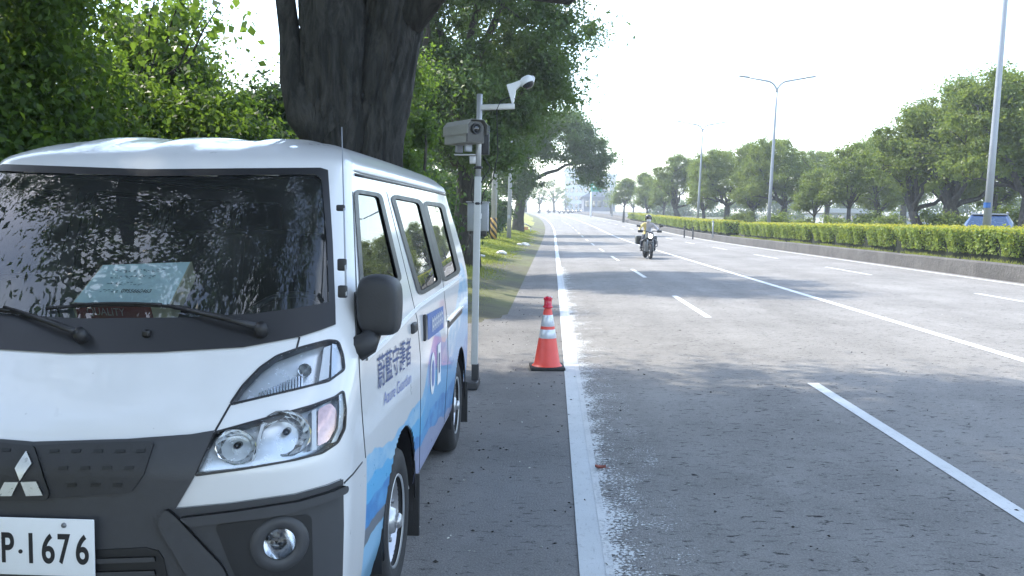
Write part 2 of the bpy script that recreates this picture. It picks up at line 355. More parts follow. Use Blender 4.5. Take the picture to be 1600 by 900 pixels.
def clump_pts(rng, ells, fill=2.4):
    out_ = []
    for c, r, n in ells:
        d = rng.normal(size=(n, 3)); d /= np.linalg.norm(d, axis=1)[:, None]; dn = dirnoise(rng)
        rad = rng.uniform(.12, 1, n)**(1/fill)*(.86+.3*dn(d)); out_.append(np.array(c)+d*rad[:, None]*np.array(r))
    return np.vstack(out_)
def crown(name, rng, ells, clump_r, per, leaf, mat, up=.5, wr=.5, fill=2.4, flat=.7):
    C = clump_pts(rng, ells, fill); n = len(C); R_ = clump_r*rng.uniform(.6, 1.35, n); cnt = np.maximum(8, (per*(R_/clump_r)**2).astype(int))
    idx = np.repeat(np.arange(n), cnt); d = rng.normal(size=(len(idx), 3)); d /= np.linalg.norm(d, axis=1)[:, None]
    rr = np.minimum(np.abs(rng.normal(0, .62, len(idx))), 1.7); off = d*rr[:, None]*R_[idx][:, None]; off[:, 2] *= flat; off[:, 2] -= .15*R_[idx]*(rng.uniform(0, 1, len(idx))**2)
    tint = (rng.uniform(0, 1, n)*.7+.15)[idx]
    return leaf_mesh(name, C[idx]+off, leaf, rng, up, d, .5, wr, mat, tint), C
def limb_mesh(mb, rng, a, b, ra, rb, n=7, sag=.12, sides=8):
    a, b = Vector(a), Vector(b); L = (b-a).length; pts = []; rad = []; j = Vector(rng.normal(size=3))*sag*L
    for i in range(n+1):
        t = i/n; p = a.lerp(b, t)+j*math.sin(PI*t)*.6+Vector((0, 0, L*.1*math.sin(PI*t)))
        if 0 < i < n: p += Vector(rng.normal(size=3))*L*.018
        pts.append(p); rad.append(ra*(1-t)+rb*t)
    mb.tube(pts, rad, sides); return pts
def tree_parts(rng, trunk_pts, trunk_r, ells, clump_r, per, leaf, leafmat, nlimb=7, ntwig=26, up=.5, wr=.5, fill=2.4, sides=12):
    cm, C = crown('crown', rng, ells, clump_r, per, leaf, leafmat, up, wr, fill)
    mb = MB(); mb.tube(trunk_pts, trunk_r, sides); top = Vector(trunk_pts[-1]); rt = trunk_r[-1]
    sel = [int(rng.integers(len(C)))]
    while len(sel) < min(nlimb, len(C)):
        dm = np.min(np.linalg.norm(C[:, None]-C[sel][None], axis=2), axis=1); sel.append(int(dm.argmax()))
    nodes = []
    for i in sel:
        e = Vector(C[i]); e = top.lerp(e, .86); p = limb_mesh(mb, rng, top-Vector((0, 0, rng.uniform(0, .25)*max(.3, (top-Vector(trunk_pts[0])).length*.3))), e, rt*.62, .025, 8); nodes += p[3:]
    for i in rng.choice(len(C), min(ntwig, len(C)), replace=False):
        e = Vector(C[i]); q = min(nodes, key=lambda p: (p-e).length)
        if (q-e).length > .3: limb_mesh(mb, rng, q, e, .04*max(.4, rt/.3), .012, 4, sides=5)
    return mb, cm
def make_tree(name, label, loc, trunk_pts, trunk_r, ells, clump_r, per, leaf, leafmat, seed, group=None, bark='bark', cat='tree', **k):
    rng = np.random.default_rng(seed); t = thing(name, label, cat, loc, 0, group)
    mb, cm = tree_parts(rng, trunk_pts, trunk_r, ells, clump_r, per, leaf, leafmat, **k)
    mb.build('trunk' if cat == 'tree' else 'stem', bark, t); link('crown' if cat == 'tree' else 'foliage', cm, None, t); return t
# ------------------------------------------------------------------ vegetation
def px_ground(x, s): return on_y(x, 400, s).x
# the great tree behind the van: two fused, deeply furrowed stems
def big_trunk():
    t = thing('great_tree', 'massive dark old tree with two fused furrowed stems rising behind the van', 'tree', (-2.0, 9.6, .1))
    rng = np.random.default_rng(3); mb = MB()
    def stem(pts, rads, seed, n=110, m=170):
        P = [Vector(p) for p in pts]; zz = np.array([p.z for p in P]); V = []
        for i in range(m+1):
            z = zz[0]+(zz[-1]-zz[0])*i/m; cx = np.interp(z, zz, [p.x for p in P]); cy = np.interp(z, zz, [p.y for p in P]); r = np.interp(z, zz, rads)
            for k in range(n):
                a = 2*PI*k/n; d = Vector((math.cos(a), math.sin(a), 0))
                lo = noise.noise((d.x*1.3+seed, d.y*1.3, z*.35))*.13
                w = noise.noise((d.x*2.+seed, d.y*2., z*1.4))*.5
                rid = 1-abs(noise.noise((math.cos(a+w*.5)*7.5, math.sin(a+w*.5)*7.5, z*1.1+seed)))*2.2
                fine = noise.noise((d.x*15, d.y*15, z*7+seed))
                rr = r*(1+lo)+.062*max(-.7, rid)*(.6+.4*noise.noise((d.x, d.y, z)))+.012*fine; V.append((cx+d.x*rr, cy+d.y*rr, z))
        mb.add(V, [(i*n+k, i*n+(k+1) % n, (i+1)*n+(k+1) % n, (i+1)*n+k) for i in range(m) for k in range(n)], True)
    stem([(-.3, 0, -.4), (-.3, 0, .8), (-.32, 0, 2.2), (-.33, .0, 3.2), (-.34, .05, 4.6), (-.7, .2, 7)], [.6, .4, .34, .36, .33, .2], 1.3)
    stem([(.02, .02, -.4), (.03, .05, .8), (.05, .06, 2.2), (.2, .08, 3.2), (.33, .1, 4.0), (.9, .3, 7)], [.55, .34, .28, .3, .33, .2], 7.7)
    # stub limb on the left, thin curved limbs beside it, and the limb leaving to the right
    def limb(pts, rads, n=16):
        mb.tube(pts, rads, n)
    limb([(-.35, -.1, 2.35), (-.62, -.12, 2.62), (-.76, -.1, 2.95), (-.8, -.1, 3.4), (-.95, 0, 4.4), (-1.6, .3, 6.5)], [.3, .24, .15, .11, .1, .06])
    limb([(-.45, 0, 2.95), (-.55, -.1, 3.15), (-.5, -.15, 3.6), (-.42, -.2, 4.2)], [.08, .05, .05, .04], 8)
    limb([(.4, 0, 3.6), (1.0, -.1, 4.2), (1.5, 0, 3.95), (2.1, .2, 3.9), (3.2, .6, 4.7)], [.22, .17, .13, .11, .06])
    limb([(0, -.1, 4.), (.2, -1.8, 5.8), (.6, -4, 7.2), (.7, -6.5, 8)], [.3, .24, .17, .08])
    limb([(-.3, -.1, 4.2), (-1.5, -2.2, 6), (-2.4, -5, 7.5), (-2.6, -7.6, 8)], [.26, .2, .14, .07])
    limb([(.5, .1, 4.5), (2, -.6, 6.5), (3.2, -1.6, 8), (4, -2.4, 8.8)], [.24, .18, .12, .06])
    for i in range(26):
        a = rng.uniform(0, 6.28); r = rng.uniform(1.5, 6); e = Vector((r*math.cos(a)*.7, -2.2+r*math.sin(a), rng.uniform(6.5, 10.5))); s0 = Vector((rng.uniform(-1.5, 1.8), rng.uniform(-4.5, .4), rng.uniform(5.4, 7)))
        limb_mesh(mb, rng, s0, e, .06, .015, 5, sides=6)
    mb.build('trunk', 'bark_big', t)
    cm, _ = crown('crown', rng, [((-.6, -.6, 8.8), (5.2, 4.8, 3.0), 110), ((.0, -5.6, 8.2), (4.6, 4.6, 2.5), 110), ((-3.2, -1.5, 7.6), (3.8, 5.8, 2.2), 90), ((2.6, -1.2, 8.8), (2.4, 4.2, 1.9), 36), ((-5, -1, 9), (3.2, 5.5, 2.4), 60)], 1.1, 520, .16, 'leaf_dark', .4, .42, 2.0)
    link('crown', cm, None, t); return t
big_trunk()
# the row goes on behind the photographer and shades the van's front
make_tree('shade_tree', 'overhanging tree behind the photographer, mirrored in the windscreen', (-3.6, -5.5, .3), [(0, 0, -.2), (.1, 0, 1.5), (.2, .1, 3.4)], [.5, .4, .34],
          [((1.0, .5, 7.6), (5.4, 5.2, 3.4), 150), ((4.6, 0, 6.6), (3.4, 4.6, 2.4), 50), ((-1, -2, 5), (4., 4., 2.4), 50)], 1.0, 300, .17, 'leaf_dark', 7, nlimb=10, ntwig=40, wr=.45)
for x_, y_, h_, sd_ in ((-5.6, -2.5, 3.6, 55), (-5.2, 2.6, 3.2, 56)):  # unseen shrubs added to darken what the van's emblem reflects
    make_tree('thicket_shrub', 'added shrub left of the photographer, darkening reflections in the van' if sd_ == 55 else 'added shrub left of the van front, outside the frame', (x_, y_, .42), [(0, 0, -.1), (.1, 0, h_*.2), (0, .1, h_*.42)], [.09, .07, .05], [((0, 0, h_*.55), (1.6, 2.4, h_*.5), 80)], .55, 240, .16, 'leaf_dark', sd_, 'thicket shrubs on the left', cat='shrub', nlimb=6, ntwig=10, wr=.6, sides=7)
# second tree: low dense crown that fills the picture behind the camera pole
make_tree('camphor_tree', 'dense low-crowned tree behind the camera pole and metal cabinet', (-2.55, 26, .25), [(0, 0, -.2), (.02, 0, .8), (.1, .05, 1.9), (.05, .2, 3.0)], [.52, .4, .36, .3],
          [((.3, .5, 7.2), (3.55, 5., 3.6), 120), ((.5, -1.2, 8.8), (3.4, 4., 2.4), 60), ((.2, -2.2, 4.0), (2.3, 2., 1.5), 40), ((-2.6, 0, 5.2), (2.6, 3.5, 2.9), 55), ((1.9, 1.5, 5.4), (1.9, 2.6, 1.5), 26)], .8, 430, .15, 'leaf_camphor', 11, wr=.42, nlimb=9, ntwig=40)
make_tree('roadside_tree', 'dark-trunked tree at the bend whose branch hangs over the road', (-3.1, 80, .5), [(0, 0, -.3), (.05, 0, 1.2), (.25, 0, 2.8), (.5, 0, 4.2)], [.62, .48, .42, .34],
          [((-.6, 0, 8.6), (4.8, 5, 3.6), 90), ((3.4, -1, 8.8), (3.4, 4, 2.8), 60), ((6.3, -1.5, 6.9), (2.1, 2.4, 2.0), 30), ((6.4, -1.5, 4.9), (1.2, 1.5, 1.2), 12), ((-.5, -2, 4.4), (2.8, 3, 1.6), 34)], 1.0, 300, .26, 'leaf_camphor', 17, nlimb=9, ntwig=30)
make_tree('verge_tree', 'tree with a slim dark trunk behind the grey cabinet, left of the striped pole', (-3.9, 44, .4), [(0, 0, -.2), (.1, 0, 1.5), (-.1, .1, 3.2)], [.3, .25, .2],
          [((-.6, 0, 6.4), (3.2, 4.5, 3.4), 80), ((.4, -.5, 8.6), (3.2, 3.6, 2.2), 40), ((-2, 0, 3.6), (2.2, 3, 1.8), 26)], .9, 300, .2, 'leaf_dark', 23, wr=.45)
make_tree('verge_tree', 'tall tree between the striped pole and the bend in the road', (-5.6, 62, .4), [(0, 0, -.2), (.1, 0, 1.5), (-.1, .1, 3.2)], [.34, .27, .2],
          [((0, 0, 6.6), (4.2, 5, 4.2), 90), ((1.6, 0, 9), (3.4, 4, 2.6), 40)], 1.0, 240, .24, 'leaf_dark', 29, wr=.45)
# thicket on the left behind the van
TH = [  # x, y, height, spread, leaf, mat, seed, label
    (-6.4, 9.2, 4.6, 1.9, .088, 'leaf_broad', 41, 'broad-leaved shrub filling the left edge of the photo above the van'),
    (-5.1, 11.6, 3.0, 1.5, .088, 'leaf_broad', 42, 'dark broad-leaved shrub just above the left half of the van roof'),
    (-4.4, 13.6, 3.1, 1.5, .088, 'leaf_dark', 43, 'low dark shrub between the slim sapling and the great tree'),
    (-9.2, 13.5, 6.6, 2.3, .1, 'leaf_dark', 44, 'tall dark shrub behind the others at the far left'),
    (-6.9, 15.5, 4.9, 1.7, .088, 'leaf_broad', 45, 'sunlit yellow-green shrub under the gap of bright sky'),
    (-3.9, 17.5, 5.4, 1.5, .09, 'leaf_broad', 46, 'bright yellow-green shrub hard against the left side of the great trunk'),
    (-2.5, 16.5, 3.3, .5, .1, 'leaf_broad', 47, 'small light green shrub right of the great trunk, above the van tail'),
    (-3.6, 21.0, 2.6, 1.2, .14, 'leaf_dark', 48, 'dark undergrowth bush left of the metal cabinet'),
    (-4.2, 33.0, 2.6, 1.4, .16, 'leaf_dark', 49, 'dark undergrowth bush behind the metal cabinet'),
    (-4.9, 52.0, 2.8, 1.5, .2, 'leaf_dark', 50, 'dark undergrowth bush beside the striped pole'),
    (-5.2, 70.0, 3.2, 1.8, .24, 'leaf_dark', 51, 'far undergrowth bush left of the leaning roadside trunk'),
    (-8.4, 24.0, 4.3, 2.2, .16, 'leaf_dark', 52, 'tall dense shrub deep in the thicket behind the great trunk'),
    (-7.6, 19.5, 3.4, 2.0, .1, 'leaf_dark', 53, 'shaded shrub behind the sunlit thicket at the left')]
for x, y, h, w, lf, mt, sd, lb in TH:
    z = cross(x)
    make_tree('thicket_shrub', lb, (x, y, z), [(0, 0, -.1), (.1, 0, h*.2), (0, .1, h*.42)], [.09, .07, .05],
              [((0, 0, h*.62), (w, w, h*.42), int(46*w)), ((.3, -.4, h*.3), (w*.9, w*.8, h*.28), int(26*w))], .5*min(1.2, w*.6+.2), int((640 if lf < .105 else 330)*min(1.3, w)), lf, mt, sd, 'thicket shrubs on the left', cat='shrub', nlimb=6, ntwig=24, wr=.52, sides=7)
# slim bare-stemmed sapling whose twigs cross the bright gap
sp = thing('sapling', 'slim sapling with bare curved twigs crossing the bright gap, left of the great tree', 'tree', (-5.05, 12.4, .42)); mb = MB(); rng = np.random.default_rng(5)
b0 = on_y(190, 222, 12.4)-Vector((-5.05, 12.4, .42)); fk = on_y(198, 160, 12.4)-Vector((-5.05, 12.4, .42)); mb.tube([(b0.x, 0, -.2), b0, fk], [.06, .05, .045], 8); ends = []
for (ex_, ey_), bend in zip(((182, 75), (245, -20), (285, -10), (322, 20), (345, 5), (262, 30), (225, 45)), (-.1, .12, .2, .3, .35, .1, .05)):
    e = on_y(ex_, ey_, 12.3+bend)-Vector((-5.05, 12.4, .42)); m_ = fk.lerp(e, .5)+Vector((bend*.6, 0, -.12)); mb.tube([fk, fk.lerp(m_, .5)+Vector((0, 0, -.03)), m_, m_.lerp(e, .5)+Vector((-.02, 0, .03)), e], [.026, .02, .016, .012, .006], 6); ends += [m_.lerp(e, q) for q in (.3, .6, .8, 1)]
mb.build('trunk', 'bark', sp); P = []
for e in ends: P += [np.array(e)+rng.normal(size=3)*[.3, .3, .2] for _ in range(16)]
link('crown', leaf_mesh('crown', P, .14, rng, .7, wr=.75, matname='leaf_broad'), None, sp)

# trees beyond the opposite carriageway: four prototypes, then individuals
RT_ROOT = []
def proto(seed, h, w, trunk_r, per, ells, lean=.2, fork=.3):
    rng = np.random.default_rng(seed); mb, cm = tree_parts(rng, [(0, 0, -.3), (lean*.2, 0, h*.12), (lean*.7, .1, h*fork)], [trunk_r*1.25, trunk_r, trunk_r*.8], ells, .62, int(per*.95), .165, 'leaf_right', nlimb=9, ntwig=34, wr=.5, fill=2.0)
    return mb.mesh('trunk'), cm
PR = [proto(61, 8.5, 4, .3, 260, [((0, 0, 5.6), (3.6, 3.6, 2.4), 119), ((-1.2, 0, 7.2), (2.2, 2.4, 1.5), 44), ((1.6, -.5, 4.2), (2.4, 2.4, 1.5), 44), ((-2.2, -.6, 3.8), (1.6, 2, 1.1), 23)]),
      proto(62, 7, 3, .16, 240, [((0, 0, 4.9), (2.0, 2., 2.1), 78), ((.3, 0, 6.3), (1.2, 1.3, 1.), 23), ((-.9, 0, 3.4), (1.2, 1.2, .9), 20)], .1, .34),
      proto(63, 8, 5, .3, 250, [((-1.4, 0, 5.2), (2.8, 3, 2.2), 78), ((1.8, 0, 5.8), (2.6, 2.8, 2.2), 78), ((0, -.5, 7.2), (2.2, 2.4, 1.2), 40)], -.8, .24),
      proto(64, 8, 3, .22, 250, [((0, 0, 4.6), (2.6, 2.6, 3.2), 119), ((.6, 0, 7.2), (1.6, 1.8, 1.2), 34)], .2, .26)]
RTREES = [  # photo x of the trunk, distance, height factor, prototype, label
    (1600, 44, 1.02, 0, 'large full tree cut by the right edge of the photo'),
    (1505, 50, 1.06, 2, 'tall leafy tree behind the nearest lamp post and the parked car'),
    (1440, 52, .95, 2, 'leaning thick-trunked tree left of the nearest lamp post'),
    (1478, 60, .95, 0, 'slim-trunked tree between the leaning tree and the nearest lamp post'),
    (1325, 62, .92, 1, 'slender open tree in the middle of the long hedge'),
    (1271, 64, .68, 1, 'small light green tree right of the middle lamp post'),
    (1375, 72, .95, 3, 'round tree behind the slender open tree'),
    (1222, 78, .98, 0, 'broad tree directly behind the middle lamp post'),
    (1178, 82, .98, 3, 'upright tree just left of the middle lamp post'),
    (1134, 90, .95, 0, 'bushy tree left of the gap between the hedges'),
    (1100, 98, .9, 3, 'upright tree behind the farther lamp post'),
    (1062, 108, 1.0, 2, 'spreading tree left of the farther lamp post'),
    (1036, 118, .85, 1, 'thin far tree above the motorcyclist'),
    (1012, 128, .85, 3, 'far hazy tree above and left of the motorcyclist'),
    (974, 132, .88, 1, 'lone rounded far tree left of the motorcyclist, right of the green sign'),
    (1555, 62, 1.1, 3, 'deep green tree behind the parked car at the right'),
    (1410, 90, 1.1, 0, 'far tree filling the gap behind the leaning tree'),
    (1290, 96, 1.0, 0, 'far tree filling the gap right of the middle lamp post')]
rr_ = random.Random(8)
for px, d, hf, pi, lb in RTREES:
    X = on_y(px, 350, d).x; t = thing('avenue_tree', lb, 'tree', (X, d, prof_z(d)+.5), rr_.uniform(-.5, .5)+(PI if pi == 3 else 0), 'trees beyond the opposite carriageway')
    tm, cm = PR[pi]; a = link('trunk', tm, 'bark', t); b = link('crown', cm, None, t); t.scale = (hf*rr_.uniform(.95, 1.1), hf, hf)
# hazy trees at the end of the road
farP = proto(71, 9, 4, .3, 160, [((0, 0, 5.5), (3.8, 3.8, 3.4), 60), ((1, 0, 8), (2.4, 2.4, 1.6), 20)])
for px, d, hf, lb in ((842, 250, 1.0, 'hazy round tree at the far left end of the road'), (866, 262, 1.12, 'taller hazy tree at the end of the road, left of the pale building'), (822, 270, 1.25, 'hazy tree half hidden behind the roadside trunk'), (955, 230, .7, 'hazy low tree right of the dark-roofed building'), (990, 215, .8, 'hazy tree right of the lone rounded tree'), (1015, 200, .9, 'hazy tree behind the far hedge above the motorcyclist'), (884, 300, .7, 'smallest hazy tree in front of the pale building')):
    t = thing('far_tree', lb, 'tree', (on_y(px, 330, d).x, d, prof_z(d)-.1), px*.7, 'hazy trees at the end of the road'); link('trunk', farP[0], 'bark', t); c = link('crown', farP[1], None, t); t.scale = (hf, hf, hf)
# distant wood behind the avenue, read as one mass
rng = np.random.default_rng(77); fwd = [((x_+rng.normal()*2, 95+(105-x_)*1.25+rng.normal()*3, prof_z(150)*.6+2.6+rng.uniform(0, 1.6)), (4.6, 4, 3.), 26) for x_ in np.arange(24, 105, 5.)]
fm, _ = crown('distant_wood', rng, fwd, 1.5, 150, .42, 'leaf_far', .4, .6); tag(link('distant_wood', fm), 'hazy distant wood filling the gaps behind the roadside trees', 'wood', kind='stuff')
# low bushes behind the hedge, across the opposite road
bp = np.random.default_rng(81); bm_, _ = crown('foliage', bp, [((0, 0, .8), (1.5, 1.2, .75), 34)], .4, 150, .15, 'leaf_right', .6, .5)
for px, d, s_, lb in ((1222, 60, 1.1, 'low bush behind the hedge, right of the middle lamp post'), (1252, 62, .9, 'low bush under the small light green tree'), (1305, 58, 1., 'low bush left of the slender open tree'), (1352, 60, 1.2, 'low bush right of the slender open tree'), (1398, 56, 1.1, 'low bush left of the leaning tree'), (1462, 52, 1.2, 'low bush right of the leaning tree'), (1500, 48, 1.1, 'low bush at the left end of the parked car'), (1594, 46, 1.3, 'low bush at the right edge behind the hedge'), (1165, 80, 1.2, 'low far bush behind the left end of the long hedge')):
    t = thing('low_bush', lb, 'bush', (on_y(px, 350, d).x, d, prof_z(d)+.5), px, 'low bushes across the opposite road'); link('foliage', bm_, None, t); t.scale = (s_, s_, s_)
# clipped hedges in the median: leafy box with a yellow-green top
def hedge(label, s0, s1, u0, u1, top, seed, dens=1.):
    rng = np.random.default_rng(seed); L = s1-s0; t = thing('clipped_hedge', label, 'hedge', rp((u0+u1)/2, (s0+s1)/2, KT), 0, 'clipped hedges in the median'); o = np.array(t.location)
    near = max(s0, 15); lf = .085+.0012*max(0, s0-20)
    def put(n, fu, fz, mat, nm, up, outv, tw):
        s = rng.uniform(s0, s1, n); u = fu(n, s); z = fz(n, s); P = np.empty((n, 3))
        for i in range(n):
            q = rp(u[i], s[i]); P[i] = (q.x, q.y, q.z+z[i])
        P -= o; link(nm, leaf_mesh(nm, P, lf, rng, up, np.tile(outv, (n, 1)), tw, .6, mat), None, t)
    bl = lambda s: .1*np.sin(s*1.9+seed)+.08*np.sin(s*4.3)+.05*np.sin(s*9.1)
    hollow = lambda s, z: .18*np.clip(np.sin(s*2.6+seed)*np.sin(s*.9), 0, 1)*np.clip((.75-z)/.4, 0, 1)
    nF = int(L*700*dens); zz = rng.uniform(.0, 1., nF)**.85
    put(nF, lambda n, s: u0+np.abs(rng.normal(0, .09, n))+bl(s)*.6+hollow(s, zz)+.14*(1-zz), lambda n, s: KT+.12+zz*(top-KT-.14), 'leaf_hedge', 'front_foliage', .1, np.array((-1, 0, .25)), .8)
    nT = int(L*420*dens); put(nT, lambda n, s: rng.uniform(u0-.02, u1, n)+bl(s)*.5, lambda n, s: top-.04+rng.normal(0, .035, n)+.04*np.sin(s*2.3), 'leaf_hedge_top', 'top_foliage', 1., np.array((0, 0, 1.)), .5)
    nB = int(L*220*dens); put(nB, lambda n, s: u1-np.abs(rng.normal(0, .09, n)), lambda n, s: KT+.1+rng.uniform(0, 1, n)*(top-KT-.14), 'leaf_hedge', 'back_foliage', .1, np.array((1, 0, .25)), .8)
    nE = int(500*dens)
    for se in (s0, s1):
        s = se+rng.normal(0, .06, nE); u = rng.uniform(u0, u1, nE); z = KT+.1+rng.uniform(0, 1, nE)*(top-KT-.1); P = np.array([rp(u[i], s[i], z[i]-cross(u[i])*0) for i in range(nE)])-o
        link('end_foliage', leaf_mesh('end_foliage', P, lf, rng, .2, np.tile(np.array((0, -1. if se == s0 else 1., .2)), (nE, 1)), .8, .6, 'leaf_hedge'), None, t)
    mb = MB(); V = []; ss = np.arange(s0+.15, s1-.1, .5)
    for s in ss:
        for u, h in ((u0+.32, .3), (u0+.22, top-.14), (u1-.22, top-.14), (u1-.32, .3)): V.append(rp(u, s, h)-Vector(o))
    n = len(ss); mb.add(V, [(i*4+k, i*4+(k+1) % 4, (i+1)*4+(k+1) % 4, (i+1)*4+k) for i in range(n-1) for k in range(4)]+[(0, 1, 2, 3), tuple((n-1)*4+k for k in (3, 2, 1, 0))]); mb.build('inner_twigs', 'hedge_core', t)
    for s in np.arange(s0+.6, min(s1, 75), 2.2):
        q = rp((u0+u1)/2-.3, s); MB().tube([q-Vector(o)+Vector((0, 0, KT-.15)), q-Vector(o)+Vector((.05, .1, .9))], [.025, .018], 5).build('stem', 'bark', t)
hedge('long clipped hedge with yellow top running to the right edge of the photo', 15, 58.5, 12.0, 13.5, 1.28, 91)
hedge('clipped hedge beyond the gap, behind the motorcyclist', 64, 112, 12.0, 13.5, 1.35, 92, .75)
hedge('short far hedge at the end of the median', 117, 138, 12.2, 13.5, 1.3, 93, .6)
# grass on the verge and weeds at the kerb foot
def grass(name, label, n, fu, s0, s1, h, seed, mat='grass_blade'):
    rng = np.random.default_rng(seed); s = s0+(s1-s0)*rng.uniform(0, 1, n)**1.5; u = fu(rng, n, s); V = np.empty((n, 3, 3)); hh = h*rng.uniform(.5, 1.5, n)
    for i in range(n):
        q = rp(u[i], s[i], -.04+.05*noise.noise((u[i]*.8, s[i]*.5, 0)) if u[i] < 0 else KT-.1); a = rng.uniform(0, 6.28); w = .008+.0004*s[i]; dx, dy = math.cos(a)*w, math.sin(a)*w
        V[i] = ((q.x-dx, q.y-dy, q.z), (q.x+dx, q.y+dy, q.z), (q.x+rng.normal()*hh[i]*.5, q.y+rng.normal()*hh[i]*.5, q.z+hh[i]))
    me = bpy.data.meshes.new(name); me.vertices.add(n*3); me.vertices.foreach_set('co', V.reshape(-1).astype(np.float32)); me.loops.add(n*3); me.loops.foreach_set('vertex_index', np.arange(n*3, dtype=np.int32)); me.polygons.add(n); me.polygons.foreach_set('loop_start', np.arange(0, n*3, 3, dtype=np.int32)); me.polygons.foreach_set('loop_total', np.full(n, 3, np.int32)); me.update(calc_edges=True)
    at = me.attributes.new('tint', 'FLOAT', 'FACE'); at.data.foreach_set('value', rng.uniform(0, 1, n).astype(np.float32)); tag(link(name, me, mat), label, 'grass', kind='stuff')
grass('verge_grass', 'short dry green grass on the left verge', 75000, lambda r, n, s: np.array([verge_edge(q) for q in s])-.03-4.2*r.uniform(0, 1, n)**1.3, 9, 90, .07, 101)
grass('median_weeds', 'scattered weeds along the median kerb', 5000, lambda r, n, s: 11.65+r.uniform(0, .5, n)*(np.sin(s*1.3) > .2), 16, 60, .13, 102)
# ------------------------------------------------------------------ the van
VAN = Vector((-1.47, 2.43, 0))
van = thing('parked_van', 'white van with blue wave graphics parked on the left shoulder', 'van', VAN)
def pchip(tab):
    x = np.array([a for a, _ in tab]); y = np.array([b for _, b in tab]); h = np.diff(x); d = np.diff(y)/h; m = np.zeros(len(x))
    for i in range(1, len(x)-1):
        if d[i-1]*d[i] > 0: w1 = 2*h[i]+h[i-1]; w2 = h[i]+2*h[i-1]; m[i] = (w1+w2)/(w1/d[i-1]+w2/d[i])
    m[0], m[-1] = d[0], d[-1]
    def f(q):
        i = int(np.clip(np.searchsorted(x, q)-1, 0, len(h)-1)); t = (q-x[i])/h[i]
        return ((2*t**3-3*t*t+1)*y[i]+(t**3-2*t*t+t)*h[i]*m[i]+(-2*t**3+3*t*t)*y[i+1]+(t**3-t*t)*h[i]*m[i+1])
    return f
Wf = pchip([(.24, .79), (.4, .83), (.7, .845), (1.0, .845), (1.16, .84), (1.3, .815), (1.5, .765), (1.78, .695), (1.81, .69), (1.85, .65), (1.9, .57), (1.932, .44), (1.95, .26), (1.957, .06)])
Ff = pchip([(.24, .07), (.42, .01), (.6, 0), (.86, 0), (.95, .03), (1.19, .24), (1.78, .80), (1.82, .86), (1.86, .97), (1.9, 1.15), (1.932, 1.45), (1.95, 1.85), (1.957, 2.3)])
Bf = pchip([(.24, 4.38), (.6, 4.43), (1.2, 4.41), (1.78, 4.2), (1.81, 4.18), (1.85, 4.12), (1.9, 3.98), (1.932, 3.75), (1.95, 3.3), (1.957, 2.6)])
Df = pchip([(.24, .36), (.9, .40), (1.2, .42), (1.5, .36), (1.78, .27), (1.9, .26), (1.957, .1)])
def resample(P, n):
    s = np.concatenate([[0], np.cumsum(np.linalg.norm(np.diff(P, axis=0), axis=1))]); q = np.linspace(0, s[-1], n)
    return np.stack([np.interp(q, s, P[:, i]) for i in range(2)], 1)
def half_ring(z, n1=150, n2=120, n3=24):
    W, F_, B, D = Wf(z), Ff(z), Bf(z), Df(z); t = np.linspace(0, PI/2, 400); n = 3.0
    fr = np.stack([W*np.sin(t)**(2/n), F_+D*(1-np.cos(t)**(2/n))], 1)
    Dr = min(.22, (B-F_-D)*.4); m = 4.
    re = np.stack([W*np.cos(t)**(2/m), B-Dr+Dr*np.sin(t)**(2/m)], 1)
    ys = np.linspace(F_+D, B-Dr, n2)[1:-1]; sd = np.stack([np.full(len(ys), W)+.012*np.sin((ys-ys[0])/(ys[-1]-ys[0])*PI), ys], 1)
    return np.vstack([resample(fr, n1), sd, resample(re, n3)])
zs = list(np.linspace(.24, 1.78, 230))+[1.957-.177*(1-q)**2 for q in np.linspace(0, 1, 34)[1:]]
rings = []
for z in zs:
    h = half_ring(z); full = np.vstack([h, (h*[-1, 1])[::-1][1:-1]])
    zz = np.full(len(full), z)
    if z > 1.84:                                  # raised beads on the roof
        k = min(1, (z-1.84)/.07); zz = zz+k*.011*np.exp(-((np.abs(np.abs(full[:, 0])-.34))/.07)**4)+k*.011*np.exp(-(np.abs(full[:, 0])/.08)**4)
    rings.append(np.column_stack([full, zz]))
NR = len(rings[0]); BV = np.vstack(rings); BFc = [(i*NR+k, i*NR+(k+1) % NR, (i+1)*NR+(k+1) % NR, (i+1)*NR+k) for i in range(len(zs)-1) for k in range(NR)]
BFc.append(tuple((len(zs)-1)*NR+k for k in range(NR)))
BVH = BVHTree.FromPolygons([Vector(v) for v in BV], BFc)
ORG = EYEV-VAN
def hit(x, y):
    p, n, i, d = BVH.ray_cast(ORG, pray(x, y).normalized())
    if p is None:
        q = BVH.find_nearest(ORG+pray(x, y)*2.6); p, n = q[0], q[1]
    if n.dot(p-Vector((0, 2.2, .9))) < 0: n = -n
    return p, n
cl = [(proj(VAN+Vector((0, Ff(z), z))), z) for z in np.linspace(.3, 1.9, 120)]
def CC(py):                                       # centre line of the front at photo row py
    return min(cl, key=lambda a: abs(a[0][1]-py))[0][0], py
def inside(poly, x, y):
    c = False; j = len(poly)-1
    for i in range(len(poly)):
        (xi, yi), (xj, yj) = poly[i], poly[j]
        if (yi > y) != (yj > y) and x < (xj-xi)*(y-yi)/(yj-yi)+xi: c = not c
        j = i
    return c
def dense(poly, step):
    o = []
    for i in range(len(poly)):
        a, b = poly[i], poly[(i+1) % len(poly)]; n = max(1, int(math.hypot(b[0]-a[0], b[1]-a[1])/step))
        o += [(a[0]+(b[0]-a[0])*k/n, a[1]+(b[1]-a[1])*k/n) for k in range(n)]
    return o
